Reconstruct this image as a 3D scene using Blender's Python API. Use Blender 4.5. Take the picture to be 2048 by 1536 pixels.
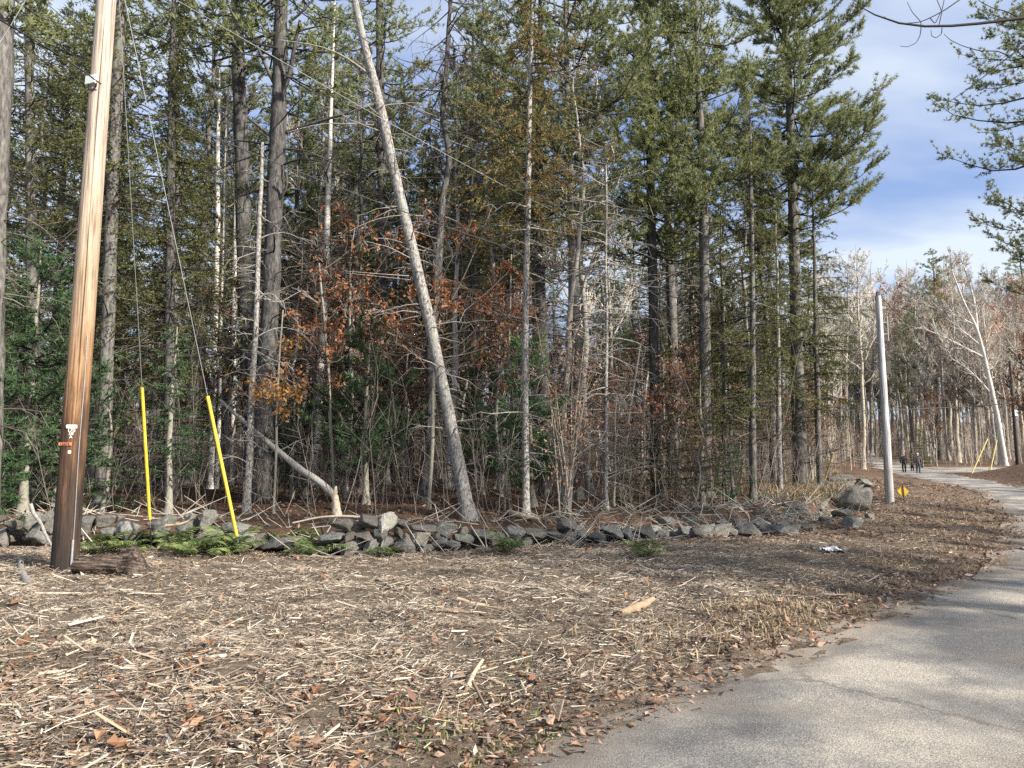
import bpy, bmesh, math
import numpy as np
from mathutils import Vector, Matrix, noise as mnoise

for o in list(bpy.data.objects):
    bpy.data.objects.remove(o)
sc = bpy.context.scene
COL = sc.collection
R = math.radians
rng = np.random.default_rng(7)

# ------------------------------------------------------------------ camera, sky, sun, exposure
F, PIT, CZ = 1420.0, R(6.2), 1.6
cam = bpy.data.cameras.new("camera")
cam.lens = 36.0 * F / 2048.0
cam.sensor_width = 36.0
cam.clip_start = 0.05
cam.clip_end = 2000
camo = bpy.data.objects.new("camera", cam)
camo.location = (0, 0, CZ)
camo.rotation_euler = (math.pi / 2 + PIT, 0, 0)
COL.objects.link(camo)
sc.camera = camo

SUN_EL = R(27)
SUN_DIR = Vector((0.83, -0.56, 0)).normalized()          # towards the sun, on the ground plane
world = bpy.data.worlds.new("World")
sc.world = world
world.use_nodes = True
wn, wl = world.node_tree.nodes, world.node_tree.links
wn.clear()
w_out = wn.new("ShaderNodeOutputWorld")
w_bg = wn.new("ShaderNodeBackground")
w_bg.inputs[1].default_value = 0.15
sky = wn.new("ShaderNodeTexSky")
sky.sky_type = 'NISHITA'
sky.sun_disc = False
sky.sun_elevation = SUN_EL
sky.sun_rotation = math.atan2(SUN_DIR.x, SUN_DIR.y)
sky.air_density = 1.1
sky.dust_density = 1.2
tc = wn.new("ShaderNodeTexCoord")
sep = wn.new("ShaderNodeSeparateXYZ")
wl.new(tc.outputs["Generated"], sep.inputs[0])
zz = wn.new("ShaderNodeMath"); zz.operation = 'ADD'; zz.inputs[1].default_value = 0.22
wl.new(sep.outputs[2], zz.inputs[0])
zm = wn.new("ShaderNodeMath"); zm.operation = 'MAXIMUM'; zm.inputs[1].default_value = 0.08
wl.new(zz.outputs[0], zm.inputs[0])
dx = wn.new("ShaderNodeMath"); dx.operation = 'DIVIDE'
dy = wn.new("ShaderNodeMath"); dy.operation = 'DIVIDE'
wl.new(sep.outputs[0], dx.inputs[0]); wl.new(zm.outputs[0], dx.inputs[1])
wl.new(sep.outputs[1], dy.inputs[0]); wl.new(zm.outputs[0], dy.inputs[1])
comb = wn.new("ShaderNodeCombineXYZ")
wl.new(dx.outputs[0], comb.inputs[0]); wl.new(dy.outputs[0], comb.inputs[1])
mp = wn.new("ShaderNodeMapping")
mp.inputs["Scale"].default_value = (0.75, 1.5, 1.0)
mp.inputs["Rotation"].default_value = (0, 0, R(-14))
mp.inputs["Location"].default_value = (7.7, 1.1, 0.3)
wl.new(comb.outputs[0], mp.inputs[0])
nz = wn.new("ShaderNodeTexNoise")
nz.inputs["Scale"].default_value = 1.25
nz.inputs["Detail"].default_value = 5
nz.inputs["Roughness"].default_value = 0.48
wl.new(mp.outputs[0], nz.inputs["Vector"])
cr = wn.new("ShaderNodeValToRGB")
cr.color_ramp.elements[0].position = 0.36
cr.color_ramp.elements[0].color = (0.6, 0.6, 0.6, 1)
cr.color_ramp.elements[1].position = 0.66
cr.color_ramp.elements[1].color = (0.92, 0.92, 0.92, 1)
wl.new(nz.outputs["Fac"], cr.inputs[0])
cc = wn.new("ShaderNodeValToRGB")                         # thin grey-blue cloud to bright cloud
cc.color_ramp.elements[0].position = 0.40
cc.color_ramp.elements[0].color = (0.78, 1.08, 2.2, 1)
cc.color_ramp.elements[1].position = 0.60
cc.color_ramp.elements[1].color = (2.75, 3.0, 3.35, 1)
wl.new(nz.outputs["Fac"], cc.inputs[0])
mx = wn.new("ShaderNodeMixRGB")
wl.new(cr.outputs[0], mx.inputs[0]); wl.new(sky.outputs[0], mx.inputs[1]); wl.new(cc.outputs[0], mx.inputs[2])
wl.new(mx.outputs[0], w_bg.inputs[0])
wl.new(w_bg.outputs[0], w_out.inputs[0])

sl = bpy.data.lights.new("sun", 'SUN')
sl.energy = 4.8
sl.angle = R(1.2)
sl.color = (1.0, 0.93, 0.82)
so = bpy.data.objects.new("sun", sl)
to_sun = Vector((SUN_DIR.x * math.cos(SUN_EL), SUN_DIR.y * math.cos(SUN_EL), math.sin(SUN_EL)))
so.rotation_euler = to_sun.to_track_quat('Z', 'Y').to_euler()
so.location = (20, -14, 30)
COL.objects.link(so)

sc.view_settings.view_transform = 'Standard'
sc.view_settings.look = 'None'
sc.view_settings.exposure = 1.05
sc.view_settings.gamma = 1.0
sc.view_settings.use_curve_mapping = False
sc.render.engine = 'CYCLES'
sc.cycles.max_bounces = 5
sc.cycles.diffuse_bounces = 3
sc.cycles.glossy_bounces = 2
sc.cycles.transmission_bounces = 3
sc.cycles.use_denoising = False
sc.cycles.sample_clamp_indirect = 6
sc.cycles.caustics_reflective = False
sc.cycles.caustics_refractive = False
sc.render.film_transparent = False

# ------------------------------------------------------------------ helpers
CP, SP = math.cos(PIT), math.sin(PIT)
def ray(px, py):
    xc, yc = (px - 1024) / F, (768 - py) / F
    return np.array([xc, CP - yc * SP, SP + yc * CP])
def at(px, py, Y):
    d = ray(px, py); t = Y / d[1]
    return np.array([d[0] * t, Y, CZ + d[2] * t])
def project(p):
    x, y, z = p[0], p[1], p[2] - CZ
    fy = y * CP + z * SP; fz = -y * SP + z * CP
    return 1024 + F * x / fy, 768 - F * fz / fy

def hash2(i, j, s=0):
    n = (i.astype(np.int64) * 374761393 + j.astype(np.int64) * 668265263 + s * 974711) & 0x7fffffff
    n = ((n ^ (n >> 13)) * 1274126177) & 0x7fffffff
    n = n ^ (n >> 16)
    return (n & 0xffff) / 65535.0
def vnoise(x, y, s=0):
    x = np.asarray(x, float); y = np.asarray(y, float)
    i, j = np.floor(x), np.floor(y)
    u, v = x - i, y - j
    u, v = u * u * (3 - 2 * u), v * v * (3 - 2 * v)
    a, b = hash2(i, j, s), hash2(i + 1, j, s)
    c, d = hash2(i, j + 1, s), hash2(i + 1, j + 1, s)
    return (a * (1 - u) + b * u) * (1 - v) + (c * (1 - u) + d * u) * v
def fbm(x, y, s=0, o=4):
    t, a = 0, 0.5
    for k in range(o):
        t = t + a * (vnoise(x * 2 ** k, y * 2 ** k, s + k) - 0.5)
        a *= 0.5
    return t
def sstep(a, b, x):
    t = np.clip((x - a) / (b - a), 0, 1)
    return t * t * (3 - 2 * t)
def norm(v):
    return v / np.maximum(np.linalg.norm(v, axis=-1, keepdims=True), 1e-9)

# terrain -----------------------------------------------------------
RY = [-30, 20, 40, 63, 75, 85, 110, 150, 260, 420]
RZ = [0, 0, 0.15, 0.52, 1.07, 1.6, 2.7, 5.0, 13, 26]
LEFT = [(-9, -6), (-5.2, -2), (-2.2, 1.7), (-0.2, 3.7), (1.75, 5.57), (3.4, 7.1), (5.1, 8.8), (6.8, 10.5), (9.4, 13.5), (13.4, 19.3), (17.5, 26),
        (22.7, 34.5), (27.5, 46), (32.5, 60), (37, 72), (41.5, 84), (47, 100)]
RIGHT = [(-2, -6), (2, -2), (5.6, 1.7), (7.4, 4), (9.2, 6.5), (11, 8.8), (12.5, 10.8), (14.6, 14.2), (17.6, 20.3), (20.6, 26), (25.6, 34.5), (31.2, 46), (36.8, 60), (41, 72),
         (45.5, 84), (51, 100)]
def xl(y): return np.interp(y, [p[1] for p in LEFT], [p[0] for p in LEFT])
def xr(y): return np.interp(y, [p[1] for p in RIGHT], [p[0] for p in RIGHT])
WX = [-40, -14, -9.8, -5, -2.4, -1, 2.2, 5.2, 9.2, 11.5, 16, 22, 30, 60]
WY = [13.6, 13.3, 13.3, 12.7, 12.0, 12.5, 14.0, 15.5, 19.4, 23.4, 33, 48, 75, 170]
def wall_y(x): return np.interp(x, WX, WY)
def side_road(x, y):
    return np.minimum(np.minimum(x - 35, (73.0 + 0.04 * (x - 36)) - y), y - (63.8 + 0.05 * (x - 36)))
def Hb(x, y):
    x = np.asarray(x, float); y = np.asarray(y, float)
    r = np.interp(y, RY, RZ)
    d = y - wall_y(x)
    leftside = sstep(0.5, -1.5, x - xl(y) + 1.0)
    dd = np.maximum(d, 0)
    forest = 0.42 * sstep(0.25, 1.3, d) + 0.027 * np.minimum(dd, 45) + 0.09 * np.maximum(dd - 45, 0)
    z = r * 1.0
    fz = np.maximum(forest, r * sstep(0, 6, d))
    z = np.where(d > 0, r * (1 - leftside * sstep(0, 3, d)) + leftside * (sstep(0, 3, d) * fz + (1 - sstep(0, 3, d)) * forest), z)
    off = np.minimum(xl(y) - x, 1e3)
    offr = x - xr(y)
    inroad = sstep(0.0, 0.7, np.minimum(-off, -offr))
    inroad = np.maximum(inroad, sstep(-1.0, 0.2, side_road(x, y)))
    # bank right of the road
    bank = 1.05 * sstep(0.4, 6.0, offr) * sstep(24, 38, y) * sstep(63, 57, y + 0.0 * x)
    bank2 = (0.3 * sstep(0.5, 5, offr)) * sstep(30, 15, y)
    z = z + bank + bank2
    # low verge between road and wall
    verge = 0.10 * sstep(0.2, 2.5, off) * sstep(0.5, -1.5, d)
    slope_r = 0.30 * sstep(1.0, 6.0, off) * sstep(14, 20, y) * sstep(3, -1, d)
    z = z + verge + slope_r
    b = 0.16 * fbm(x * 0.55, y * 0.55, 3) + 0.24 * fbm(x * 2.1, y * 2.1, 9, 3)
    return z + b * (1 - 0.92 * inroad), inroad
def H(x, y):
    z, m = Hb(x, y)
    return z - 0.05 * m
def ground_at(px, py):
    d = ray(px, py)
    t = np.linspace(1.5, 180, 6000)
    p = d[None] * t[:, None]
    g = CZ + p[:, 2] - H(p[:, 0], p[:, 1])
    k = int(np.argmax(g < 0)) if (g < 0).any() else len(t) - 1
    return np.array([p[k, 0], p[k, 1], float(H(p[k, 0], p[k, 1]))])

# mesh building -----------------------------------------------------
class MB:
    def __init__(s):
        s.V, s.T, s.Q, s.TM, s.QM, s.n = [], [], [], [], [], 0
    def add(s, v, t=None, q=None, m=0):
        v = np.asarray(v, np.float32).reshape(-1, 3)
        if t is not None and len(t):
            t = np.asarray(t, np.int64).reshape(-1, 3); s.T.append(t + s.n); s.TM.append(np.full(len(t), m))
        if q is not None and len(q):
            q = np.asarray(q, np.int64).reshape(-1, 4); s.Q.append(q + s.n); s.QM.append(np.full(len(q), m))
        s.V.append(v); s.n += len(v)
    def tubes(s, P, Rr, k=4, m=0, cap=True):
        P = np.asarray(P, float); Rr = np.asarray(Rr, float)
        if P.ndim == 2: P, Rr = P[None], Rr[None]
        T, n, _ = P.shape
        if T == 0: return
        tan = norm(np.gradient(P, axis=1))
        ov = norm(P[:, -1] - P[:, 0])
        ref = np.where(np.abs(ov[:, 2:3]) > 0.8, np.array([[1.0, 0, 0]]), np.array([[0, 0, 1.0]]))[:, None, :]
        a = norm(np.cross(tan, np.broadcast_to(ref, tan.shape)))
        b = np.cross(tan, a)
        th = np.linspace(0, 2 * np.pi, k, endpoint=False)
        if Rr.ndim == 2: Rr = Rr[:, :, None] * np.ones(k)
        V = P[:, :, None, :] + Rr[..., None] * (np.cos(th)[None, None, :, None] * a[:, :, None, :] + np.sin(th)[None, None, :, None] * b[:, :, None, :])
        base = (np.arange(T) * n * k)[:, None, None] + (np.arange(n - 1) * k)[None, :, None]
        j = np.arange(k)[None, None, :]; j2 = (j + 1) % k
        q = np.stack([base + j, base + j2, base + k + j2, base + k + j], -1).reshape(-1, 4)
        s.add(V.reshape(-1, 3), None, q, m)
        if cap and T <= 4:
            for t in range(T):
                c0 = V[t, 0].mean(0); c1 = V[t, -1].mean(0)
                vv = np.concatenate([V[t, 0], [c0], V[t, -1], [c1]])
                jj = np.arange(k)
                tr = np.concatenate([np.stack([(jj + 1) % k, jj, np.full(k, k)], -1), np.stack([jj + k + 1, (jj + 1) % k + k + 1, np.full(k, 2 * k + 1)], -1)])
                s.add(vv, tr, None, m)
    def stamp(s, tv, tf, O, X, Y, Z, m=0):
        tv = np.asarray(tv, float); tf = np.asarray(tf)
        N = len(O)
        if N == 0: return
        V = O[:, None, :] + tv[None, :, 0:1] * X[:, None, :] + tv[None, :, 1:2] * Y[:, None, :] + tv[None, :, 2:3] * Z[:, None, :]
        off = (np.arange(N) * len(tv))[:, None, None]
        f = (tf[None] + off).reshape(-1, tf.shape[1])
        if tf.shape[1] == 3: s.add(V, f, None, m)
        else: s.add(V, None, f, m)
    def mesh(s, name, mats, smooth=True):
        me = bpy.data.meshes.new(name)
        V = np.concatenate(s.V) if s.V else np.zeros((0, 3), np.float32)
        T = np.concatenate(s.T) if s.T else np.zeros((0, 3), np.int64)
        Q = np.concatenate(s.Q) if s.Q else np.zeros((0, 4), np.int64)
        me.vertices.add(len(V)); me.vertices.foreach_set("co", V.astype(np.float32).ravel())
        nl = T.size + Q.size
        me.loops.add(nl)
        me.loops.foreach_set("vertex_index", np.concatenate([T.ravel(), Q.ravel()]).astype(np.int32))
        me.polygons.add(len(T) + len(Q))
        st = np.concatenate([np.arange(len(T)) * 3, T.size + np.arange(len(Q)) * 4]).astype(np.int32)
        me.polygons.foreach_set("loop_start", st)
        mi = np.concatenate(s.TM + s.QM) if (s.TM or s.QM) else np.zeros(0)
        me.polygons.foreach_set("material_index", mi.astype(np.int32))
        me.polygons.foreach_set("use_smooth", np.full(len(T) + len(Q), smooth))
        for mt in (mats if isinstance(mats, (list, tuple)) else [mats]):
            me.materials.append(mt)
        me.update(calc_edges=True)
        return me
    def build(s, name, mats, parent=None, smooth=True, loc=None):
        return link(name, s.mesh(name, mats, smooth), parent, loc)

def link(name, data, parent=None, loc=None):
    o = bpy.data.objects.new(name, data)
    COL.objects.link(o)
    if parent is not None: o.parent = parent
    if loc is not None: o.location = [float(c) for c in loc]
    return o
def tag(o, label, cat, group=None):
    o["label"] = label; o["category"] = cat
    if group: o["group"] = group
    return o
def empty(name, loc, label=None, cat=None, group=None, rz=0, sc_=1):
    o = link(name, None, None, loc)
    o.empty_display_size = 0.2
    o.rotation_euler = (0, 0, rz); o.scale = (sc_,) * 3
    if label: tag(o, label, cat, group)
    return o
def copy_tree(root, loc, rz=0, s=1.0, tilt=(0, 0), label=None, cat=None, group=None):
    r = root.copy(); COL.objects.link(r)
    r.location = [float(c) for c in loc]; r.rotation_euler = (tilt[0], tilt[1], rz); r.scale = (s, s, s)
    for k in ("label", "category", "group"):
        if k in r: del r[k]
    if label: tag(r, label, cat, group)
    for ch in root.children:
        c = ch.copy(); COL.objects.link(c); c.parent = r
    return r
def structure(o): o["kind"] = "structure"; return o
def stuff(o): o["kind"] = "stuff"; return o

# ------------------------------------------------------------------ materials
def new_mat(name):
    m = bpy.data.materials.new(name); m.use_nodes = True
    nt = m.node_tree
    return m, nt.nodes, nt.links, nt.nodes["Principled BSDF"]
def ramp(n, stops, interp='LINEAR'):
    r = n.new("ShaderNodeValToRGB"); e = r.color_ramp.elements
    r.color_ramp.interpolation = interp
    while len(e) < len(stops): e.new(0.5)
    for k, (p, c) in enumerate(stops):
        e[k].position = p; e[k].color = (c[0], c[1], c[2], 1)
    return r
def noise_node(n, l, vec, scale, detail=4, rough=0.55):
    t = n.new("ShaderNodeTexNoise")
    t.inputs["Scale"].default_value = scale; t.inputs["Detail"].default_value = detail; t.inputs["Roughness"].default_value = rough
    l.new(vec, t.inputs["Vector"])
    return t
def mapped(n, l, scale, src="Object", obj=None):
    t = n.new("ShaderNodeTexCoord"); m = n.new("ShaderNodeMapping")
    m.inputs["Scale"].default_value = scale
    l.new(t.outputs[src], m.inputs[0])
    return m.outputs[0]
def add_bump(n, l, p, height, strength, dist):
    b = n.new("ShaderNodeBump"); b.inputs["Strength"].default_value = strength; b.inputs["Distance"].default_value = dist
    l.new(height, b.inputs["Height"]); l.new(b.outputs[0], p.inputs["Normal"])
def bark(name, stops, sc3=(9, 9, 2.2), bump=0.02, patch=None, rough=0.9):
    m, n, l, p = new_mat(name)
    v = mapped(n, l, sc3)
    t = noise_node(n, l, v, 2.0, 6, 0.65)
    r = ramp(n, stops); l.new(t.outputs["Fac"], r.inputs[0])
    col = r.outputs[0]
    if patch:                                   # lichen and moss patches
        t2 = noise_node(n, l, mapped(n, l, (1.6, 1.6, 0.8)), 1.7, 4, 0.7)
        r2 = ramp(n, [(0.52, (0, 0, 0)), (0.66, (1, 1, 1))]); l.new(t2.outputs["Fac"], r2.inputs[0])
        mm = n.new("ShaderNodeMixRGB"); mm.inputs[2].default_value = (*patch, 1)
        f = n.new("ShaderNodeMath"); f.operation = 'MULTIPLY'; f.inputs[1].default_value = 0.75
        l.new(r2.outputs[0], f.inputs[0]); l.new(f.outputs[0], mm.inputs[0]); l.new(col, mm.inputs[1]); col = mm.outputs[0]
    l.new(col, p.inputs["Base Color"]); p.inputs["Roughness"].default_value = rough
    p.inputs["Specular IOR Level"].default_value = 0.2
    add_bump(n, l, p, t.outputs["Fac"], 1.0, bump)
    return m
def foliage(name, stops, trans=0.25, rough=0.6, objvar=0.25, spec=0.25):
    m, n, l, p = new_mat(name)
    g = n.new("ShaderNodeNewGeometry")
    r = ramp(n, stops); l.new(g.outputs["Random Per Island"], r.inputs[0])
    oi = n.new("ShaderNodeObjectInfo")
    hs = n.new("ShaderNodeHueSaturation")
    mr = n.new("ShaderNodeMapRange"); mr.inputs[3].default_value = 1 - objvar; mr.inputs[4].default_value = 1 + objvar
    l.new(oi.outputs["Random"], mr.inputs[0]); l.new(mr.outputs[0], hs.inputs["Value"])
    l.new(r.outputs[0], hs.inputs["Color"])
    l.new(hs.outputs[0], p.inputs["Base Color"]); p.inputs["Roughness"].default_value = rough
    p.inputs["Specular IOR Level"].default_value = spec
    if trans:
        tr = n.new("ShaderNodeBsdfTranslucent"); l.new(hs.outputs[0], tr.inputs[0])
        mxs = n.new("ShaderNodeMixShader"); mxs.inputs[0].default_value = trans
        l.new(p.outputs[0], mxs.inputs[1]); l.new(tr.outputs[0], mxs.inputs[2])
        l.new(mxs.outputs[0], n["Material Output"].inputs[0])
    return m
def plain(name, c, rough=0.6, metal=0, var=0.25, scale=12, bump=0.0):
    m, n, l, p = new_mat(name)
    t = noise_node(n, l, mapped(n, l, (1, 1, 1)), scale, 5, 0.6)
    lo = tuple(x * (1 - var) for x in c); hi = tuple(min(1, x * (1 + var)) for x in c)
    r = ramp(n, [(0.3, lo), (0.7, hi)]); l.new(t.outputs["Fac"], r.inputs[0])
    l.new(r.outputs[0], p.inputs["Base Color"]); p.inputs["Roughness"].default_value = rough; p.inputs["Metallic"].default_value = metal
    if bump: add_bump(n, l, p, t.outputs["Fac"], 1, bump)
    return m

M = {}
M["pine_bark"] = bark("pine_bark", [(0.32, (0.035, 0.032, 0.030)), (0.5, (0.115, 0.107, 0.100)), (0.68, (0.22, 0.21, 0.20))], patch=(0.15, 0.165, 0.13))
M["dark_bark"] = bark("dark_bark", [(0.34, (0.028, 0.026, 0.026)), (0.55, (0.085, 0.080, 0.078)), (0.72, (0.17, 0.165, 0.16))], patch=(0.13, 0.14, 0.12))
M["scaly_bark"] = bark("scaly_bark", [(0.36, (0.07, 0.065, 0.06)), (0.5, (0.24, 0.225, 0.21)), (0.66, (0.42, 0.40, 0.38))], sc3=(13, 13, 7), patch=(0.30, 0.31, 0.28))
M["grey_bark"] = bark("grey_bark", [(0.3, (0.15, 0.136, 0.12)), (0.55, (0.31, 0.287, 0.256)), (0.75, (0.44, 0.415, 0.38))], sc3=(7, 7, 1.2), bump=0.01, patch=(0.21, 0.22, 0.18))
M["tan_bark"] = bark("tan_bark", [(0.3, (0.22, 0.19, 0.15)), (0.55, (0.41, 0.365, 0.295)), (0.75, (0.55, 0.50, 0.43))], sc3=(6, 6, 1.2), bump=0.01)
M["sapling_bark"] = bark("sapling_bark", [(0.3, (0.16, 0.15, 0.12)), (0.6, (0.28, 0.265, 0.22)), (0.8, (0.36, 0.34, 0.30))], sc3=(20, 20, 6), bump=0.003)
M["dead_wood"] = bark("dead_wood", [(0.3, (0.15, 0.135, 0.12)), (0.55, (0.33, 0.31, 0.285)), (0.8, (0.50, 0.47, 0.44))], sc3=(14, 14, 2.0), bump=0.012)
M["birch"] = bark("birch", [(0.30, (0.13, 0.115, 0.10)), (0.40, (0.46, 0.435, 0.40)), (0.8, (0.68, 0.65, 0.61))], sc3=(3.5, 3.5, 9), bump=0.006)
M["twig"] = foliage("twig", [(0, (0.055, 0.045, 0.04)), (0.5, (0.125, 0.105, 0.09)), (1, (0.24, 0.21, 0.18))], trans=0, rough=0.9)
M["pale_twig"] = foliage("pale_twig", [(0, (0.32, 0.29, 0.24)), (0.5, (0.49, 0.455, 0.39)), (1, (0.63, 0.59, 0.52))], trans=0, rough=0.9)
M["brush_twig"] = foliage("brush_twig", [(0, (0.13, 0.105, 0.085)), (0.5, (0.24, 0.20, 0.165)), (1, (0.38, 0.335, 0.285))], trans=0, rough=0.9)
M["dark_twig"] = foliage("dark_twig", [(0, (0.02, 0.018, 0.017)), (1, (0.07, 0.063, 0.058))], trans=0, rough=0.9)
M["pine_needle"] = foliage("pine_needle", [(0, (0.115, 0.148, 0.080)), (0.45, (0.20, 0.235, 0.110)), (0.8, (0.30, 0.32, 0.14)), (0.96, (0.36, 0.36, 0.16)), (1, (0.35, 0.25, 0.12))], 0.45)
M["sapling_needle"] = foliage("sapling_needle", [(0, (0.06, 0.125, 0.065)), (0.6, (0.115, 0.195, 0.09)), (1, (0.18, 0.26, 0.115))], 0.4)
M["spruce_needle"] = foliage("spruce_needle", [(0, (0.075, 0.095, 0.042)), (0.55, (0.14, 0.155, 0.060)), (0.88, (0.22, 0.22, 0.08)), (1, (0.28, 0.20, 0.08))], 0.4)
M["rusty_needle"] = foliage("rusty_needle", [(0, (0.07, 0.088, 0.042)), (0.45, (0.14, 0.15, 0.055)), (0.62, (0.19, 0.165, 0.06)), (0.8, (0.27, 0.15, 0.06)), (1, (0.36, 0.18, 0.07))], 0.35)
M["oak_leaf"] = foliage("oak_leaf", [(0, (0.14, 0.058, 0.03)), (0.5, (0.30, 0.12, 0.05)), (0.85, (0.42, 0.19, 0.085)), (1, (0.52, 0.30, 0.17))], 0.35, objvar=0.1)
M["beech_leaf"] = foliage("beech_leaf", [(0, (0.26, 0.135, 0.075)), (0.5, (0.42, 0.24, 0.14)), (1, (0.56, 0.38, 0.26))], 0.35, objvar=0.12)
M["yellow_leaf"] = foliage("yellow_leaf", [(0, (0.26, 0.13, 0.03)), (0.5, (0.44, 0.22, 0.06)), (1, (0.55, 0.34, 0.14))], 0.35, objvar=0.1)
M["red_leaf"] = foliage("red_leaf", [(0, (0.30, 0.10, 0.05)), (1, (0.50, 0.22, 0.12))], 0.35, objvar=0.1)
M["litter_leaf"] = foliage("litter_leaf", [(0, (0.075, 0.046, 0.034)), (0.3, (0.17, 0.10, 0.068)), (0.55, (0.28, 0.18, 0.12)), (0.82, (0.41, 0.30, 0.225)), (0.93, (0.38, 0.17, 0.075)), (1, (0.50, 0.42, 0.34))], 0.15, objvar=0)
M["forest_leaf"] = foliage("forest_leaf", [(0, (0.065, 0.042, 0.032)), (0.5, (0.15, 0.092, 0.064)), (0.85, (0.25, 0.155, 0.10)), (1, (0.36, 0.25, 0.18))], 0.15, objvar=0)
M["fallen"] = foliage("fallen", [(0, (0.17, 0.085, 0.05)), (0.5, (0.29, 0.145, 0.08)), (1, (0.38, 0.22, 0.13))], 0.2, objvar=0.35)
M["chip"] = foliage("chip", [(0, (0.09, 0.07, 0.055)), (0.3, (0.185, 0.148, 0.113)), (0.55, (0.31, 0.255, 0.195)), (0.82, (0.44, 0.38, 0.30)), (0.96, (0.60, 0.55, 0.465)), (1, (0.42, 0.26, 0.13))], 0, rough=0.85, objvar=0)
M["straw"] = foliage("straw", [(0, (0.20, 0.145, 0.09)), (0.55, (0.36, 0.275, 0.175)), (0.92, (0.46, 0.37, 0.24)), (1, (0.22, 0.23, 0.10))], 0.2, objvar=0)
M["green_grass"] = foliage("green_grass", [(0, (0.09, 0.13, 0.04)), (0.6, (0.18, 0.22, 0.07)), (1, (0.36, 0.32, 0.14))], 0.25, objvar=0)
M["fern"] = foliage("fern", [(0, (0.10, 0.15, 0.05)), (0.6, (0.19, 0.245, 0.09)), (1, (0.31, 0.33, 0.14))], 0.3, objvar=0.2)
M["fresh_wood"] = plain("fresh_wood", (0.47, 0.36, 0.24), 0.8, 0, 0.3, 20, 0.004)
M["slab_wood"] = plain("slab_wood", (0.27, 0.195, 0.125), 0.85, 0, 0.35, 16, 0.004)
M["pale_stick"] = plain("pale_stick", (0.46, 0.39, 0.30), 0.85, 0, 0.35, 16, 0.004)
M["brown_stick"] = plain("brown_stick", (0.17, 0.125, 0.09), 0.9, 0, 0.4, 18, 0.006)
M["yellow_guard"] = plain("yellow_guard", (0.60, 0.46, 0.05), 0.5, 0, 0.3, 5)
M["old_guard"] = plain("old_guard", (0.62, 0.50, 0.16), 0.5, 0, 0.12, 9)
M["steel"] = plain("steel", (0.36, 0.37, 0.38), 0.45, 0.6, 0.2, 30)
M["wire_grey"] = plain("wire_grey", (0.22, 0.23, 0.22), 0.5, 0.3, 0.1, 5)
M["wire_black"] = plain("wire_black", (0.018, 0.018, 0.020), 0.55, 0, 0.1, 5)
M["white_plastic"] = plain("white_plastic", (0.75, 0.78, 0.77), 0.4, 0, 0.06, 20)
M["orange_tag"] = plain("orange_tag", (0.68, 0.27, 0.14), 0.5, 0, 0.08, 20)
M["sign_yellow"] = plain("sign_yellow", (0.80, 0.50, 0.03), 0.5, 0, 0.08, 8)
M["ink"] = plain("ink", (0.03, 0.02, 0.02), 0.6, 0, 0.1)
M["paper"] = plain("paper", (0.78, 0.80, 0.84), 0.7, 0, 0.08, 9)
M["jacket"] = plain("jacket", (0.040, 0.042, 0.050), 0.8, 0, 0.35, 9, 0.01)
M["grey_jacket"] = plain("grey_jacket", (0.085, 0.080, 0.088), 0.8, 0, 0.4, 9, 0.01)
M["trousers"] = plain("trousers", (0.012, 0.013, 0.018), 0.85, 0, 0.2)
M["jeans"] = plain("jeans", (0.035, 0.045, 0.085), 0.85, 0, 0.25)
M["skin"] = plain("skin", (0.52, 0.31, 0.23), 0.55, 0, 0.1)
M["white_hair"] = plain("white_hair", (0.70, 0.66, 0.60), 0.8, 0, 0.1, 40)
M["shoe"] = plain("shoe", (0.03, 0.026, 0.024), 0.7, 0, 0.2)
M["dog_fur"] = plain("dog_fur", (0.012, 0.011, 0.011), 0.8, 0, 0.3, 30, 0.01)

# ground, by world position: forest floor, chip-strewn clearing, verge
m, n, l, p = new_mat("ground")
g = n.new("ShaderNodeTexCoord")
t1 = noise_node(n, l, g.outputs["Object"], 9, 7, 0.7)
t2 = noise_node(n, l, g.outputs["Object"], 1.1, 4, 0.6)
t3 = noise_node(n, l, g.outputs["Object"], 60, 5, 0.75)
vc = n.new("ShaderNodeVertexColor"); vc.layer_name = "zone"
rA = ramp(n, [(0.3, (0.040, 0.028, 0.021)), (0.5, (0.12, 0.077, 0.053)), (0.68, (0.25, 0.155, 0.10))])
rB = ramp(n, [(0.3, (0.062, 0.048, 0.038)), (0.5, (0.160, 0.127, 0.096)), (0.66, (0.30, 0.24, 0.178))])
ad = n.new("ShaderNodeMath"); ad.operation = 'MULTIPLY_ADD'; ad.inputs[1].default_value = 0.5
ad2 = n.new("ShaderNodeMath"); ad2.operation = 'MULTIPLY'; ad2.inputs[1].default_value = 0.5
l.new(t3.outputs["Fac"], ad2.inputs[0]); l.new(t1.outputs["Fac"], ad.inputs[0]); l.new(ad2.outputs[0], ad.inputs[2])
l.new(ad.outputs[0], rA.inputs[0]); l.new(ad.outputs[0], rB.inputs[0])
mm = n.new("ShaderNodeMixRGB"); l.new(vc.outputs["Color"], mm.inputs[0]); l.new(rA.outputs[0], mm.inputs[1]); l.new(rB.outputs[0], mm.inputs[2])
t5 = noise_node(n, l, mapped(n, l, (7, 95, 1)), 1, 3, 0.6); t6 = noise_node(n, l, mapped(n, l, (95, 9, 1)), 1, 3, 0.6)
mxf = n.new("ShaderNodeMath"); mxf.operation = 'MAXIMUM'; l.new(t5.outputs["Fac"], mxf.inputs[0]); l.new(t6.outputs["Fac"], mxf.inputs[1])
rF = ramp(n, [(0.60, (0, 0, 0)), (0.70, (0.75, 0.75, 0.75))]); l.new(mxf.outputs[0], rF.inputs[0])
mfz = n.new("ShaderNodeMath"); mfz.operation = 'MULTIPLY'; l.new(rF.outputs[0], mfz.inputs[0]); l.new(vc.outputs["Color"], mfz.inputs[1])
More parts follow.
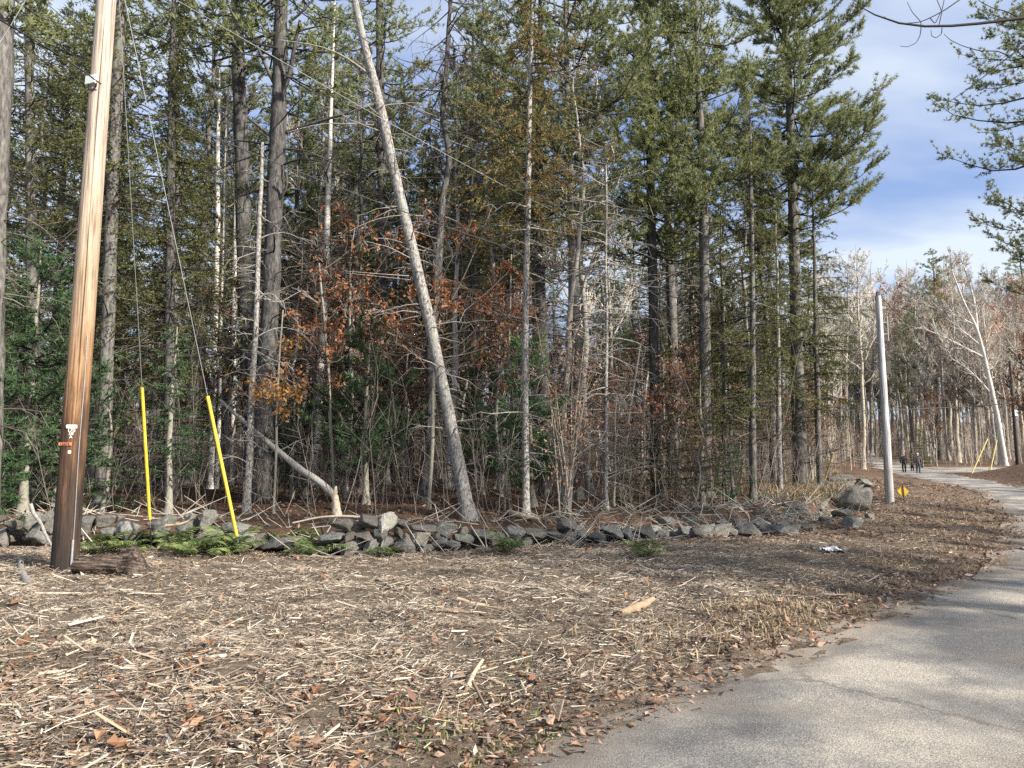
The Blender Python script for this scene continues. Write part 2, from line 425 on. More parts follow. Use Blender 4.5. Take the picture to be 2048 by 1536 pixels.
mfi = n.new("ShaderNodeMixRGB"); mfi.inputs[2].default_value = (0.36, 0.30, 0.23, 1); l.new(mfz.outputs[0], mfi.inputs[0]); l.new(mm.outputs[0], mfi.inputs[1])
l.new(mfi.outputs[0], p.inputs["Base Color"]); p.inputs["Roughness"].default_value = 0.95; p.inputs["Specular IOR Level"].default_value = 0.1
add_bump(n, l, p, ad.outputs[0], 1.0, 0.05)
M["ground"] = m
# worn asphalt / gravel road
m, n, l, p = new_mat("road")
g = n.new("ShaderNodeTexCoord")
t1 = noise_node(n, l, g.outputs["Object"], 95, 3, 0.8)
t2 = noise_node(n, l, g.outputs["Object"], 0.55, 5, 0.62)
t3 = noise_node(n, l, g.outputs["Object"], 7, 5, 0.7)
vo = n.new("ShaderNodeTexVoronoi"); vo.inputs["Scale"].default_value = 55; l.new(g.outputs["Object"], vo.inputs["Vector"])
rP = ramp(n, [(0.40, (0.115, 0.112, 0.112)), (0.5, (0.225, 0.213, 0.195)), (0.60, (0.41, 0.37, 0.31))]); l.new(t2.outputs["Fac"], rP.inputs[0])
rS = ramp(n, [(0.33, (0.36, 0.36, 0.36)), (0.5, (0.92, 0.92, 0.93)), (0.66, (1.7, 1.66, 1.56))]); l.new(t1.outputs["Fac"], rS.inputs[0])
mu = n.new("ShaderNodeMixRGB"); mu.blend_type = 'MULTIPLY'; mu.inputs[0].default_value = 1
l.new(rP.outputs[0], mu.inputs[1]); l.new(rS.outputs[0], mu.inputs[2])
rV = ramp(n, [(0.0, (1, 1, 1)), (0.22, (1, 1, 1)), (0.3, (0, 0, 0))]); l.new(vo.outputs["Distance"], rV.inputs[0])
wn_ = n.new("ShaderNodeMath"); wn_.operation = 'GREATER_THAN'; wn_.inputs[1].default_value = 0.62
sepc = n.new("ShaderNodeSeparateColor"); l.new(vo.outputs["Color"], sepc.inputs[0]); l.new(sepc.outputs[0], wn_.inputs[0])
f1 = n.new("ShaderNodeMath"); f1.operation = 'MULTIPLY'; l.new(rV.outputs[0], f1.inputs[0]); l.new(wn_.outputs[0], f1.inputs[1])
f2 = n.new("ShaderNodeMath"); f2.operation = 'MULTIPLY'; f2.inputs[1].default_value = 0.55; l.new(f1.outputs[0], f2.inputs[0])
mg = n.new("ShaderNodeMixRGB"); mg.inputs[2].default_value = (0.48, 0.46, 0.42, 1)
l.new(f2.outputs[0], mg.inputs[0]); l.new(mu.outputs[0], mg.inputs[1])
rD = ramp(n, [(0.50, (0, 0, 0)), (0.66, (1, 1, 1))]); t4 = noise_node(n, l, mapped(n, l, (0.5, 0.9, 1)), 1.0, 5, 0.6); l.new(t4.outputs["Fac"], rD.inputs[0])
vk = n.new("ShaderNodeTexVoronoi"); vk.feature = 'DISTANCE_TO_EDGE'; vk.inputs["Scale"].default_value = 0.42
dvn = n.new("ShaderNodeMixRGB"); dvn.inputs[0].default_value = 0.25; l.new(g.outputs["Object"], dvn.inputs[1]); l.new(t3.outputs["Color"], dvn.inputs[2]); l.new(dvn.outputs[0], vk.inputs["Vector"])
rK = ramp(n, [(0.0, (0.5, 0.5, 0.5)), (0.006, (0.6, 0.6, 0.6)), (0.012, (1, 1, 1))]); l.new(vk.outputs["Distance"], rK.inputs[0])
mk = n.new("ShaderNodeMixRGB"); mk.blend_type = 'MULTIPLY'; mk.inputs[0].default_value = 0.8; l.new(mg.outputs[0], mk.inputs[1]); l.new(rK.outputs[0], mk.inputs[2])
vc = n.new("ShaderNodeVertexColor"); vc.layer_name = "edge"
f3 = n.new("ShaderNodeMath"); f3.operation = 'MULTIPLY_ADD'; f3.inputs[1].default_value = 0.55
l.new(rD.outputs[0], f3.inputs[0]); l.new(vc.outputs["Color"], f3.inputs[2])
cl = n.new("ShaderNodeClamp"); l.new(f3.outputs[0], cl.inputs[0])
mz = n.new("ShaderNodeMixRGB"); mz.inputs[2].default_value = (0.215, 0.175, 0.135, 1)
l.new(cl.outputs[0], mz.inputs[0]); l.new(mk.outputs[0], mz.inputs[1])
l.new(mz.outputs[0], p.inputs["Base Color"]); p.inputs["Roughness"].default_value = 0.88
add_bump(n, l, p, t1.outputs["Fac"], 0.8, 0.012)
M["road"] = m
# lichen-spotted field stone
m, n, l, p = new_mat("stone")
g = n.new("ShaderNodeTexCoord"); oi = n.new("ShaderNodeObjectInfo")
va = n.new("ShaderNodeVectorMath"); va.operation = 'ADD'; l.new(g.outputs["Object"], va.inputs[0]); l.new(oi.outputs["Location"], va.inputs[1])
t1 = noise_node(n, l, va.outputs[0], 5, 8, 0.75)
t2 = noise_node(n, l, va.outputs[0], 2.2, 5, 0.7)
t3 = noise_node(n, l, va.outputs[0], 22, 4, 0.7)
r1 = ramp(n, [(0.3, (0.045, 0.045, 0.045)), (0.5, (0.135, 0.135, 0.13)), (0.7, (0.26, 0.255, 0.245))]); l.new(t1.outputs["Fac"], r1.inputs[0])
r2 = ramp(n, [(0.52, (0, 0, 0)), (0.6, (1, 1, 1))]); l.new(t3.outputs["Fac"], r2.inputs[0])
mm = n.new("ShaderNodeMixRGB"); mm.inputs[2].default_value = (0.37, 0.385, 0.35, 1); l.new(r1.outputs[0], mm.inputs[1])
f = n.new("ShaderNodeMath"); f.operation = 'MULTIPLY'; f.inputs[1].default_value = 0.55; l.new(r2.outputs[0], f.inputs[0]); l.new(f.outputs[0], mm.inputs[0])
r3 = ramp(n, [(0.54, (0, 0, 0)), (0.66, (1, 1, 1))]); l.new(t2.outputs["Fac"], r3.inputs[0])
mo = n.new("ShaderNodeMixRGB"); mo.inputs[2].default_value = (0.085, 0.105, 0.045, 1)
f = n.new("ShaderNodeMath"); f.operation = 'MULTIPLY'; f.inputs[1].default_value = 0.75; l.new(r3.outputs[0], f.inputs[0]); l.new(f.outputs[0], mo.inputs[0]); l.new(mm.outputs[0], mo.inputs[1])
hs = n.new("ShaderNodeHueSaturation"); mr = n.new("ShaderNodeMapRange"); mr.inputs[3].default_value = 0.7; mr.inputs[4].default_value = 1.35
l.new(oi.outputs["Random"], mr.inputs[0]); l.new(mr.outputs[0], hs.inputs["Value"]); mw_ = n.new("ShaderNodeMixRGB"); mw_.inputs[2].default_value = (0.17, 0.135, 0.10, 1); fr_ = n.new("ShaderNodeMath"); fr_.operation = 'FRACT'; fm_ = n.new("ShaderNodeMath"); fm_.operation = 'MULTIPLY'; fm_.inputs[1].default_value = 7.3
l.new(oi.outputs["Random"], fm_.inputs[0]); l.new(fm_.outputs[0], fr_.inputs[0]); fh_ = n.new("ShaderNodeMath"); fh_.operation = 'MULTIPLY'; fh_.inputs[1].default_value = 0.5; l.new(fr_.outputs[0], fh_.inputs[0])
l.new(fh_.outputs[0], mw_.inputs[0]); l.new(mo.outputs[0], mw_.inputs[1]); l.new(mw_.outputs[0], hs.inputs["Color"])
l.new(hs.outputs[0], p.inputs["Base Color"]); p.inputs["Roughness"].default_value = 0.9
add_bump(n, l, p, t1.outputs["Fac"], 1, 0.05)
M["stone"] = m
M["pale_stone"] = plain("pale_stone", (0.36, 0.345, 0.29), 0.9, 0, 0.35, 9, 0.03)
# weathered utility pole: pale grey top, orange middle, tarred foot
def pole_mat(name, stops, dark):
    m, n, l, p = new_mat(name)
    g = n.new("ShaderNodeTexCoord"); s = n.new("ShaderNodeSeparateXYZ"); l.new(g.outputs["Object"], s.inputs[0])
    grain = noise_node(n, l, mapped(n, l, (26, 26, 0.9)), 1.3, 6, 0.65)
    pat = noise_node(n, l, mapped(n, l, (7, 7, 1.1)), 1.4, 5, 0.62)
    k = n.new("ShaderNodeMath"); k.operation = 'MULTIPLY_ADD'; k.inputs[1].default_value = 4.6
    sb = n.new("ShaderNodeMath"); sb.operation = 'SUBTRACT'; sb.inputs[1].default_value = 0.5
    l.new(pat.outputs["Fac"], sb.inputs[0]); l.new(sb.outputs[0], k.inputs[0]); l.new(s.outputs[2], k.inputs[2])
    dv = n.new("ShaderNodeMath"); dv.operation = 'DIVIDE'; dv.inputs[1].default_value = 10.0; l.new(k.outputs[0], dv.inputs[0])
    r = ramp(n, stops); l.new(dv.outputs[0], r.inputs[0])
    rg = ramp(n, [(0.36, (dark * 0.75, dark * 0.72, dark * 0.7)), (0.52, (0.95, 0.95, 0.95)), (0.72, (1.2, 1.2, 1.2))]); l.new(grain.outputs["Fac"], rg.inputs[0])
    mu = n.new("ShaderNodeMixRGB"); mu.blend_type = 'MULTIPLY'; mu.inputs[0].default_value = 1
    l.new(r.outputs[0], mu.inputs[1]); l.new(rg.outputs[0], mu.inputs[2])
    l.new(mu.outputs[0], p.inputs["Base Color"]); p.inputs["Roughness"].default_value = 0.85
    add_bump(n, l, p, grain.outputs["Fac"], 1, 0.012)
    return m
M["pole"] = pole_mat("pole", [(0.0, (0.020, 0.014, 0.011)), (0.05, (0.030, 0.019, 0.014)), (0.12, (0.060, 0.032, 0.019)), (0.20, (0.15, 0.076, 0.035)), (0.28, (0.30, 0.18, 0.092)), (0.42, (0.40, 0.30, 0.205)), (0.6, (0.46, 0.375, 0.30)), (1.0, (0.50, 0.43, 0.36))], 0.55)
M["grey_pole"] = pole_mat("grey_pole", [(0.0, (0.40, 0.39, 0.38)), (0.25, (0.52, 0.52, 0.53)), (1.0, (0.58, 0.59, 0.61))], 0.55)
M["brown_pole"] = pole_mat("brown_pole", [(0.0, (0.06, 0.045, 0.04)), (1.0, (0.13, 0.11, 0.10))], 0.6)

# ------------------------------------------------------------------ ground and roads
def spaced(a, b, n, c, p=2.2):
    u = np.linspace(-1, 1, n)
    v = np.sign(u) * np.abs(u) ** p
    return np.where(v < 0, c + v * (c - a), c + v * (b - c))
gx = spaced(-190, 230, 240, 2, 2.3)
gy = np.concatenate([np.arange(-30, 1, 3.0), np.arange(1.5, 22, 0.19), np.arange(22, 60, 0.5), np.arange(60, 140, 2.0), np.arange(140, 420, 9.0)])
GX, GY = np.meshgrid(gx, gy)
GZ = H(GX, GY)
ny, nx = GX.shape
idx = np.arange(nx * ny).reshape(ny, nx)
mb = MB()
mb.add(np.stack([GX, GY, GZ], -1), None, np.stack([idx[:-1, :-1], idx[:-1, 1:], idx[1:, 1:], idx[1:, :-1]], -1))
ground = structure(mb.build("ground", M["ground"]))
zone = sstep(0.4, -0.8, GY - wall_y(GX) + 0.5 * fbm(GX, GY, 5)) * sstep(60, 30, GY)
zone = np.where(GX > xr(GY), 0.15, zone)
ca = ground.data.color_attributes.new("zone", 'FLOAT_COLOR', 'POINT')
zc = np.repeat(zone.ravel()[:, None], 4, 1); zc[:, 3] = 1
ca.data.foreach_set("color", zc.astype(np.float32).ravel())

def sheet(name, X, Y, mat, edge):
    z, _ = Hb(X, Y)
    ny, nx = X.shape
    idx = np.arange(nx * ny).reshape(ny, nx)
    mb = MB(); mb.add(np.stack([X, Y, z + 0.004], -1), None, np.stack([idx[:-1, :-1], idx[:-1, 1:], idx[1:, 1:], idx[1:, :-1]], -1))
    o = structure(mb.build(name, mat))
    ca = o.data.color_attributes.new("edge", 'FLOAT_COLOR', 'POINT')
    c = np.repeat(edge.ravel()[:, None], 4, 1); c[:, 3] = 1
    ca.data.foreach_set("color", c.astype(np.float32).ravel())
    return o
ry = np.concatenate([np.arange(-6, 24, 0.2), np.arange(24, 98, 0.8)])
u = np.linspace(0, 1, 60)
YY, UU = np.meshgrid(ry, u, indexing='ij')
jl = 0.5 * fbm(YY * 0.8, YY * 0 + 3, 11) * 1.2
XL, XR_ = xl(YY) - 0.25 + jl, xr(YY) + 0.25
XX = XL + (XR_ - XL) * UU
ed = np.maximum(sstep(1.1, 0.0, XX - XL + 1.0 * fbm(XX * 1.5, YY * 1.5, 21)), sstep(0.7, 0, XR_ - XX))
road = sheet("road", XX, YY, M["road"], ed * 0.9)
sx = np.linspace(36, 70, 60); u = np.linspace(0, 1, 16)
SX, SU = np.meshgrid(sx, u, indexing='ij')
SY = 63.8 + 0.05 * (SX - 36) + SU * (9.2 - 0.01 * (SX - 36))
side = sheet("side_road", SX, SY, M["road"], np.where((SU < 0.1) | (SU > 0.9), 0.6, 0.05))
side.location.z = 0.004

# ------------------------------------------------------------------ stone wall
def stone_mesh(k):
    bm = bmesh.new()
    bmesh.ops.create_icosphere(bm, subdivisions=4, radius=1)
    rs = np.random.default_rng(100 + k)
    planes = [(norm(rs.normal(size=3)), rs.uniform(0.40, 0.78)) for _ in range(15)]
    for v in bm.verts:
        c = np.array(v.co)
        c = np.sign(c) * np.abs(c) ** 0.75
        for nrm, dd in planes:
            e = c @ nrm - dd
            if e > 0: c = c - nrm * e * 0.84
        q = Vector(c * 1.7 + k * 7.3)
        c = c * (1 + 0.13 * mnoise.noise(q) + 0.07 * mnoise.noise(q * 3.1) + 0.035 * mnoise.noise(q * 8.3))
        v.co = c
    me = bpy.data.meshes.new("stone"); bm.to_mesh(me); bm.free()
    V = np.array([v.co for v in me.vertices]); lo, hi = V.min(0), V.max(0)
    V = (V - (lo + hi) / 2) / (hi - lo)
    me.vertices.foreach_set("co", V.astype(np.float32).ravel())
    for pl in me.polygons: pl.use_smooth = True
    me.materials.append(M["stone"])
    me.update()
    return me
STONES = [stone_mesh(k) for k in range(9)]
wall = empty("stone_wall", (0, 12.2, float(H(0, 12.2))), "long tumbled dry stone wall of grey lichen-spotted fieldstones along the wood edge", "stone wall")
wall_inv = -np.array(wall.location)
WPX = [-60, 0, 450, 740, 900, 1030, 1250, 1500, 1600, 1690, 1715, 1760]
WPY = [13.2, 13.0, 12.4, 11.9, 12.3, 13.0, 13.9, 15.4, 17.0, 20.0, 22.0, 23.0]
def put_stone(x0, y0, x1, y1, tilt=0, Y=None, back=0.0, mesh=None, depth=None, mat=None):
    cx, cy = (x0 + x1) / 2, (y0 + y1) / 2
    if Y is None: Y = np.interp(cx, WPX, WPY) if cx < 1330 else float(ground_at(cx, y1 - 3)[1])
    Y = Y + back
    c = at(cx, cy, Y); s = Y / F
    w, h = (x1 - x0) * s * 1.06, (y1 - y0) * s * 1.10
    d = depth or float(np.clip((w + h) * 0.55, 0.16, 0.75))
    k = int(rng.integers(len(STONES))) if mesh is None else mesh
    o = link("stone", STONES[k], wall)
    o.location = c + wall_inv + np.array([0, d * 0.35, 0])
    if tilt:
        wr = abs(math.cos(R(tilt))); hr = abs(math.sin(R(tilt)))
        w2 = max(0.55 * w, (w - h * hr * 0.6) / max(wr, 0.5)); h2 = max(0.5 * h, h - w * hr * 0.45)
        w, h = w2, h2
    o.scale = (w, d, h)
    o.rotation_euler = (rng.uniform(-0.12, 0.12), R(tilt), rng.uniform(-0.25, 0.25))
    return o
for b in [(0, 1038, 37, 1068, -14), (35, 1027, 75, 1070, 0, 0.25), (38, 1045, 92, 1094, -10), (78, 1022, 105, 1048, -25, 0.1), (86, 1038, 112, 1068, 0, 0.05), (-18, 1060, 14, 1093),
          (-14, 1030, 4, 1046), (150, 1035, 181, 1070), (178, 1030, 233, 1057, -4, 0.08), (220, 1045, 266, 1082, -8), (198, 1056, 226, 1077), (288, 1033, 345, 1078, -22),
          (342, 1029, 392, 1080, 6), (391, 1021, 425, 1062, 6), (390, 1058, 442, 1097, 4), (438, 1046, 492, 1073, 2, 0.1), (450, 1068, 500, 1107, 4), (515, 1074, 568, 1105, -20),
          (656, 1040, 726, 1065, 3, 0.08), (714, 1031, 761, 1061, 10, 0.05), (634, 1063, 692, 1092, -15), (687, 1065, 711, 1084), (699, 1060, 749, 1081, 6, 0.06), (744, 1057, 773, 1085, 8),
          (679, 1081, 726, 1114, 3), (721, 1081, 758, 1115, 0), (756, 1074, 786, 1101, -25), (777, 1069, 833, 1112, -10), (784, 1053, 806, 1081, -20, 0.1), (819, 1051, 879, 1067, 2, 0.05),
          (819, 1062, 858, 1094, 5), (867, 1042, 913, 1077, 14), (857, 1065, 886, 1081, -4), (861, 1075, 896, 1100, -16), (879, 1081, 919, 1106, -4), (911, 1053, 936, 1076, 8, 0.1), (904, 1069, 947, 1090, 5),
          (749, 1099, 779, 1117, -5), (618, 1097, 661, 1118), (664, 1089, 686, 1105), (835, 1090, 868, 1108), (780, 1040, 815, 1060, 0, 0.3), (940, 1060, 985, 1084, 4, 0.1), (975, 1066, 1010, 1092, -6),
          (1004, 1054, 1051, 1088, 10), (1047, 1058, 1093, 1078, 6), (1030, 1076, 1064, 1100, 0), (1114, 1039, 1156, 1067, 4, 0.2), (1090, 1064, 1122, 1082), (1177, 1064, 1213, 1087, -6), (1204, 1049, 1250, 1077, 14),
          (1243, 1051, 1267, 1081, 10), (1271, 1049, 1316, 1080, 12), (1311, 1034, 1351, 1066, 10, 0.1), (1316, 1060, 1343, 1080), (1361, 1034, 1406, 1059, -6, 0.15), (1359, 1054, 1391, 1080), (1384, 1057, 1411, 1078),
          (1343, 1064, 1366, 1079), (1428, 1040, 1457, 1072), (1463, 1038, 1492, 1060), (1479, 1048, 1522, 1077, -6), (1446, 1058, 1478, 1080), (1498, 1046, 1532, 1070), (1559, 1048, 1583, 1067), (1606, 1049, 1633, 1064),
          (1668, 1019, 1707, 1040), (1690, 1034, 1729, 1060, 10), (1733, 1028, 1752, 1042), (1640, 1034, 1668, 1050)]:
    x0, y0, x1, y1 = b[:4]
    put_stone(x0, y0, x1, y1, b[4] if len(b) > 4 else 0, back=b[5] if len(b) > 5 else 0)
s_ = put_stone(753, 1027, 791, 1069, 0, mesh=3); s_.name = "pale_stone"; s_["label"] = "pale cream lichen-covered top stone"
me_ = STONES[3].copy(); me_.materials.clear(); me_.materials.append(M["pale_stone"]); s_.data = me_
for b in [(1655, 950, 1712, 966, -8, 27.5), (1660, 962, 1716, 978, -5, 27), (1714, 958, 1750, 976, 4, 27), (1684, 972, 1732, 993, -6, 25), (1635, 960, 1662, 978, 0, 27.5), (1700, 980, 1716, 996, 0, 24.5)]:
    put_stone(*b[:5], Y=float(ground_at((b[0] + b[2]) / 2, b[3] + 6)[1]))
# a second course behind and below, so that the joints are dark
for px in np.arange(-40, 1560, 27):
    if 262 < px < 285 or 568 < px < 630: continue
    low = np.interp(px, [0, 450, 740, 900, 1100, 1560], [1080, 1092, 1102, 1094, 1082, 1070])
    wd = rng.uniform(26, 60); hh_ = rng.uniform(12, 30)
    if rng.uniform() < 0.75: put_stone(px, low - hh_, px + wd, low + 4, rng.uniform(-18, 18), back=0.3)
for k in range(34):                       # rubble where the wall climbs towards the grey pole
    px_ = rng.uniform(1545, 1752); py_ = np.interp(px_, [1545, 1640, 1700, 1752], [1040, 1010, 990, 985]) + rng.uniform(-26, 34); w_ = rng.uniform(16, 40) * (0.7 + 0.3 * (py_ - 950) / 90)
    if 1690 < px_ < 1752 and py_ > 1018: continue
    put_stone(px_ - w_ / 2, py_ - w_ * rng.uniform(0.35, 0.6), px_ + w_ / 2, py_ + 3, rng.uniform(-20, 20), Y=float(ground_at(px_, py_)[1]))
bo = empty("boulder", ground_at(1722, 1022), "flat-topped pale grey boulder at the tumbled end of the wall beside the grey pole", "boulder")
o = link("rock_body", STONES[5], bo); o.location = (0, 0.2, 0.28)
o.scale = (0.95, 0.8, 0.8); o.rotation_euler = (0.1, 0.15, 0.4)

# ------------------------------------------------------------------ trees: generators
def resample(P, Rd, n):
    P = np.asarray(P, float); d = np.concatenate([[0], np.cumsum(np.linalg.norm(np.diff(P, axis=0), axis=1))])
    s = np.linspace(0, d[-1], n)
    return np.stack([np.interp(s, d, P[:, k]) for k in range(3)], -1), np.interp(s, d, Rd)
def smooth(P, it=2):
    P = P.copy()
    for _ in range(it):
        P[1:-1] = 0.25 * P[:-2] + 0.5 * P[1:-1] + 0.25 * P[2:]
    return P
class Axis:
    """trunk line: points from the foot upward, local to the tree's root"""
    def __init__(s, P, Rd):
        s.P, s.Rd = np.asarray(P, float), np.asarray(Rd, float)
    def pos(s, z):
        return np.stack([np.interp(z, s.P[:, 2], s.P[:, 0]), np.interp(z, s.P[:, 2], s.P[:, 1]), z], -1)
    def rad(s, z): return np.interp(z, s.P[:, 2], s.Rd)
def straight_axis(rs, Ht, r0, wob=0.12, n=14):
    z = np.linspace(-0.15, Ht, n)
    w = np.cumsum(rs.normal(0, wob / 3, (n, 2)), axis=0); w -= w[0]
    P = np.stack([w[:, 0], w[:, 1], z], -1)
    t = np.clip(z / Ht, 0, 1)
    Rd = r0 * (1 - t) ** 0.8 + 0.012; Rd[0] *= 1.3
    return Axis(P, Rd)
def trunk_mesh(mb, ax, k=10, m=0, rs=None, rough=0.06):
    n = max(12, int((ax.P[-1, 2] - ax.P[0, 2]) * 2.2))
    P, Rd = resample(ax.P, ax.Rd, n)
    rr = Rd[:, None] * np.ones(k)
    if rs is not None: rr = rr * (1 + rough * rs.normal(size=(n, k)))
    d = P[:, 2] - P[0, 2]
    fl = 1 + 0.45 * np.exp(-d / 0.18)
    th = np.linspace(0, 2 * np.pi, k, endpoint=False)
    lob = 1 + 0.12 * np.exp(-d / 0.3)[:, None] * np.sin(3 * th + 1)[None]
    mb.tubes(P[None], (rr * fl[:, None] * lob)[None], k, m, cap=True)
def poly_branch(mb, P, r0, r1, k=5, m=0, n=8):
    P, Rd = resample(P, np.linspace(r0, r1, len(P)), n)
    mb.tubes(smooth(P)[None], Rd[None], k, m, cap=False)
def dead_branches(mb, rs, ax, z0, z1, count, L0, L1, m=0, sub=5, droop=0.2, thick=1.0):
    if count <= 0: return
    z = rs.uniform(z0, z1, count); a = rs.uniform(0, 2 * np.pi, count); L = rs.uniform(L0, L1, count)
    s = np.linspace(0, 1, 6)
    d = np.stack([np.cos(a), np.sin(a), np.zeros(count)], -1)
    rise = rs.uniform(-0.25, 0.45, count)
    o = ax.pos(z)
    wob = np.cumsum(rs.normal(0, 0.045, (count, 6, 3)), axis=1) * L[:, None, None]
    P = o[:, None] + d[:, None] * (s[None, :, None] * L[:, None, None]) + wob * s[None, :, None]
    P[:, :, 2] += (rise[:, None] * s - droop * s ** 2) * L[:, None]
    Rd = (0.007 + 0.008 * L)[:, None] * thick * (1 - 0.85 * s)[None]
    mb.tubes(P, Rd, 4, m)
    if sub:
        i = np.repeat(np.arange(count), sub); t = rs.uniform(0.25, 1, len(i))
        kk = np.clip((t * 5).astype(int), 0, 4); fr = t * 5 - kk
        q = P[i, kk] * (1 - fr)[:, None] + P[i, kk + 1] * fr[:, None]
        dr = norm(norm(P[i, -1] - P[i, 0]) * 0.7 + rs.normal(0, 0.6, (len(i), 3)))
        l2 = L[i] * rs.uniform(0.15, 0.45, len(i))
        Q = q[:, None] + dr[:, None] * (np.array([0, 0.5, 1])[None, :, None] * l2[:, None, None])
        Q[:, 1] += rs.normal(0, 0.06, (len(i), 3)) * l2[:, None]
        Q[:, 2, 2] -= 0.15 * l2
        mb.tubes(Q, np.array([0.006, 0.0045, 0.002])[None] * np.ones((len(i), 1)) * thick, 3, m)

def needles(mb, O, D, mcount, length, width, spread, rs, m=0, droop=0.0):
    N = len(O)
    if N == 0: return
    O = np.repeat(O, mcount, 0); D = np.repeat(D, mcount, 0)
    d = norm(D * 0.75 + rs.normal(0, spread, (len(O), 3)) + np.array([0, 0, -droop]))
    L = rs.uniform(0.7, 1.15, len(O))[:, None] * length
    side = norm(np.cross(d, norm(rs.normal(size=(len(O), 3))))) * width * 0.5
    o = O + rs.normal(0, length * 0.12, (len(O), 3))
    V = np.stack([o - side, o + side, o + d * L], 1)
    mb.add(V.reshape(-1, 3), np.arange(len(O) * 3).reshape(-1, 3), None, m)

def pine_crown(mbw, mbn, rs, ax, zb, zt, rmax, step=0.55, per=5, dens=5.5, mcount=10, nl=0.14, nw=0.030, tuft=3, irregular=0.35, mw=0, bias=None, lowfrac=0.6, rise=0.04):
    zs = np.arange(zb, zt, step)
    z = np.repeat(zs, per) + rs.normal(0, 0.09, len(zs) * per)
    N = len(z); u = np.clip((z - zb) / (zt - zb), 0, 1)
    a = rs.uniform(0, 2 * np.pi, N)
    prof = np.minimum(1, lowfrac + u * 1.6) * np.clip(1.04 - u, 0.05, 1) ** 0.65
    L = rmax * prof * np.clip(rs.normal(0.85, irregular, N), 0.3, 1.25)
    if bias is not None:
        b = np.cos(a - bias[0]); L = L * (1 + bias[1] * b)
    L = np.maximum(L, 0.35)
    d = np.stack([np.cos(a), np.sin(a), np.zeros(N)], -1)
    s = np.linspace(0, 1, 6)
    P = ax.pos(z)[:, None] + d[:, None] * (s[None, :, None] * L[:, None, None])
    r_ = rs.normal(rise, 0.12, N) + 0.28 * u
    P[:, :, 2] += (r_[:, None] * s + 0.10 * s ** 2 - 0.22 * (1 - u)[:, None] * np.sin(s * np.pi)) * L[:, None]
    P[:, :, :] += np.cumsum(rs.normal(0, 0.02, (N, 6, 3)), 1) * L[:, None, None]
    mbw.tubes(P, (0.010 + 0.010 * L)[:, None] * (1 - 0.85 * s)[None], 4, mw)
    cnt = np.maximum((L * dens).astype(int), 3)
    i = np.repeat(np.arange(N), cnt); K = len(i)
    t = rs.uniform(0.04, 1.0, K) ** 0.75
    kk = np.clip((t * 5).astype(int), 0, 4); fr = (t * 5 - kk)[:, None]
    q = P[i, kk] * (1 - fr) + P[i, kk + 1] * fr
    bd = norm(P[i, 5] - P[i, 3])
    perp = np.stack([-bd[:, 1], bd[:, 0], np.zeros(K)], -1)
    sg = rs.choice([-1, 1], K)[:, None]
    bl = norm(bd * rs.uniform(0.3, 1, K)[:, None] + perp * sg * rs.uniform(0.3, 1, K)[:, None] + np.array([0, 0, 1]) * rs.normal(0.16, 0.3, K)[:, None])
    ll = rs.uniform(0.25, 1.0, K) * np.clip(L[i] / 2.2, 0.45, 1.2) * (1.15 - 0.5 * t)
    Q = q[:, None] + bl[:, None] * (np.array([0, 1])[None, :, None] * ll[:, None, None])
    mbw.tubes(Q, np.array([0.006, 0.003])[None] * np.ones((K, 1)), 3, mw)
    for f in np.linspace(0.4, 1.0, tuft):
        O = q + bl * (ll * f)[:, None]; O[:, 2] += 0.08 * ll * f
        needles(mbn, O, norm(bl + np.array([0, 0, 0.35])), mcount, nl, nw, 0.6, rs)
    needles(mbn, P[:, 5], norm(P[:, 5] - P[:, 4]), mcount, nl, nw, 0.45, rs)

def spruce_crown(mbw, mbn, rs, ax, zb, zt, rmax, step=0.34, per=5, dens=9, rows=6, nper=4, nl=0.065, nw=0.024, hang=0.9, mw=0, lowfrac=0.8, bias=None, droop=0.35):
    zs = np.arange(zb, zt, step)
    z = np.repeat(zs, per) + rs.normal(0, 0.1, len(zs) * per)
    N = len(z); u = np.clip((z - zb) / (zt - zb), 0, 1)
    a = rs.uniform(0, 2 * np.pi, N)
    L = rmax * np.minimum(1, lowfrac + u * 1.2) * np.clip(1.03 - u, 0.04, 1) ** 0.8 * np.clip(rs.normal(0.85, 0.25, N), 0.3, 1.2)
    if bias is not None: L = L * (1 + bias[1] * np.cos(a - bias[0]))
    L = np.maximum(L, 0.2)
    d = np.stack([np.cos(a), np.sin(a), np.zeros(N)], -1)
    s = np.linspace(0, 1, 6)
    P = ax.pos(z)[:, None] + d[:, None] * (s[None, :, None] * L[:, None, None])
    P[:, :, 2] += (0.12 * s[None] - droop * (1 - 0.8 * u)[:, None] * s[None] ** 1.5 + 0.16 * s[None] ** 4) * L[:, None]
    P += np.cumsum(rs.normal(0, 0.02, (N, 6, 3)), 1) * L[:, None, None]
    mbw.tubes(P, (0.007 + 0.008 * L)[:, None] * (1 - 0.85 * s)[None], 4, mw)
    cnt = np.maximum((L * dens).astype(int), 3)
    i = np.repeat(np.arange(N), cnt); K = len(i)
    t = rs.uniform(0.12, 1.0, K)
    kk = np.clip((t * 5).astype(int), 0, 4); fr = (t * 5 - kk)[:, None]
    q = P[i, kk] * (1 - fr) + P[i, kk + 1] * fr
    bd = norm(P[i, 5] - P[i, 3])
    perp = np.stack([-bd[:, 1], bd[:, 0], np.zeros(K)], -1)
    sg = rs.choice([-1, 1], K)[:, None]
    bl = norm(bd * rs.uniform(0.2, 0.9, K)[:, None] + perp * sg * rs.uniform(0.1, 0.9, K)[:, None] - np.array([0, 0, 1]) * (hang * rs.uniform(0.2, 1.2, K))[:, None])
    ll = rs.uniform(0.16, 0.5, K) * np.clip(L[i] / 1.4, 0.5, 1.3)
    for f in np.linspace(0.12, 1.0, rows):
        needles(mbn, q + bl * (ll * f)[:, None], bl, nper, nl, nw, 0.55, rs, droop=0.15)

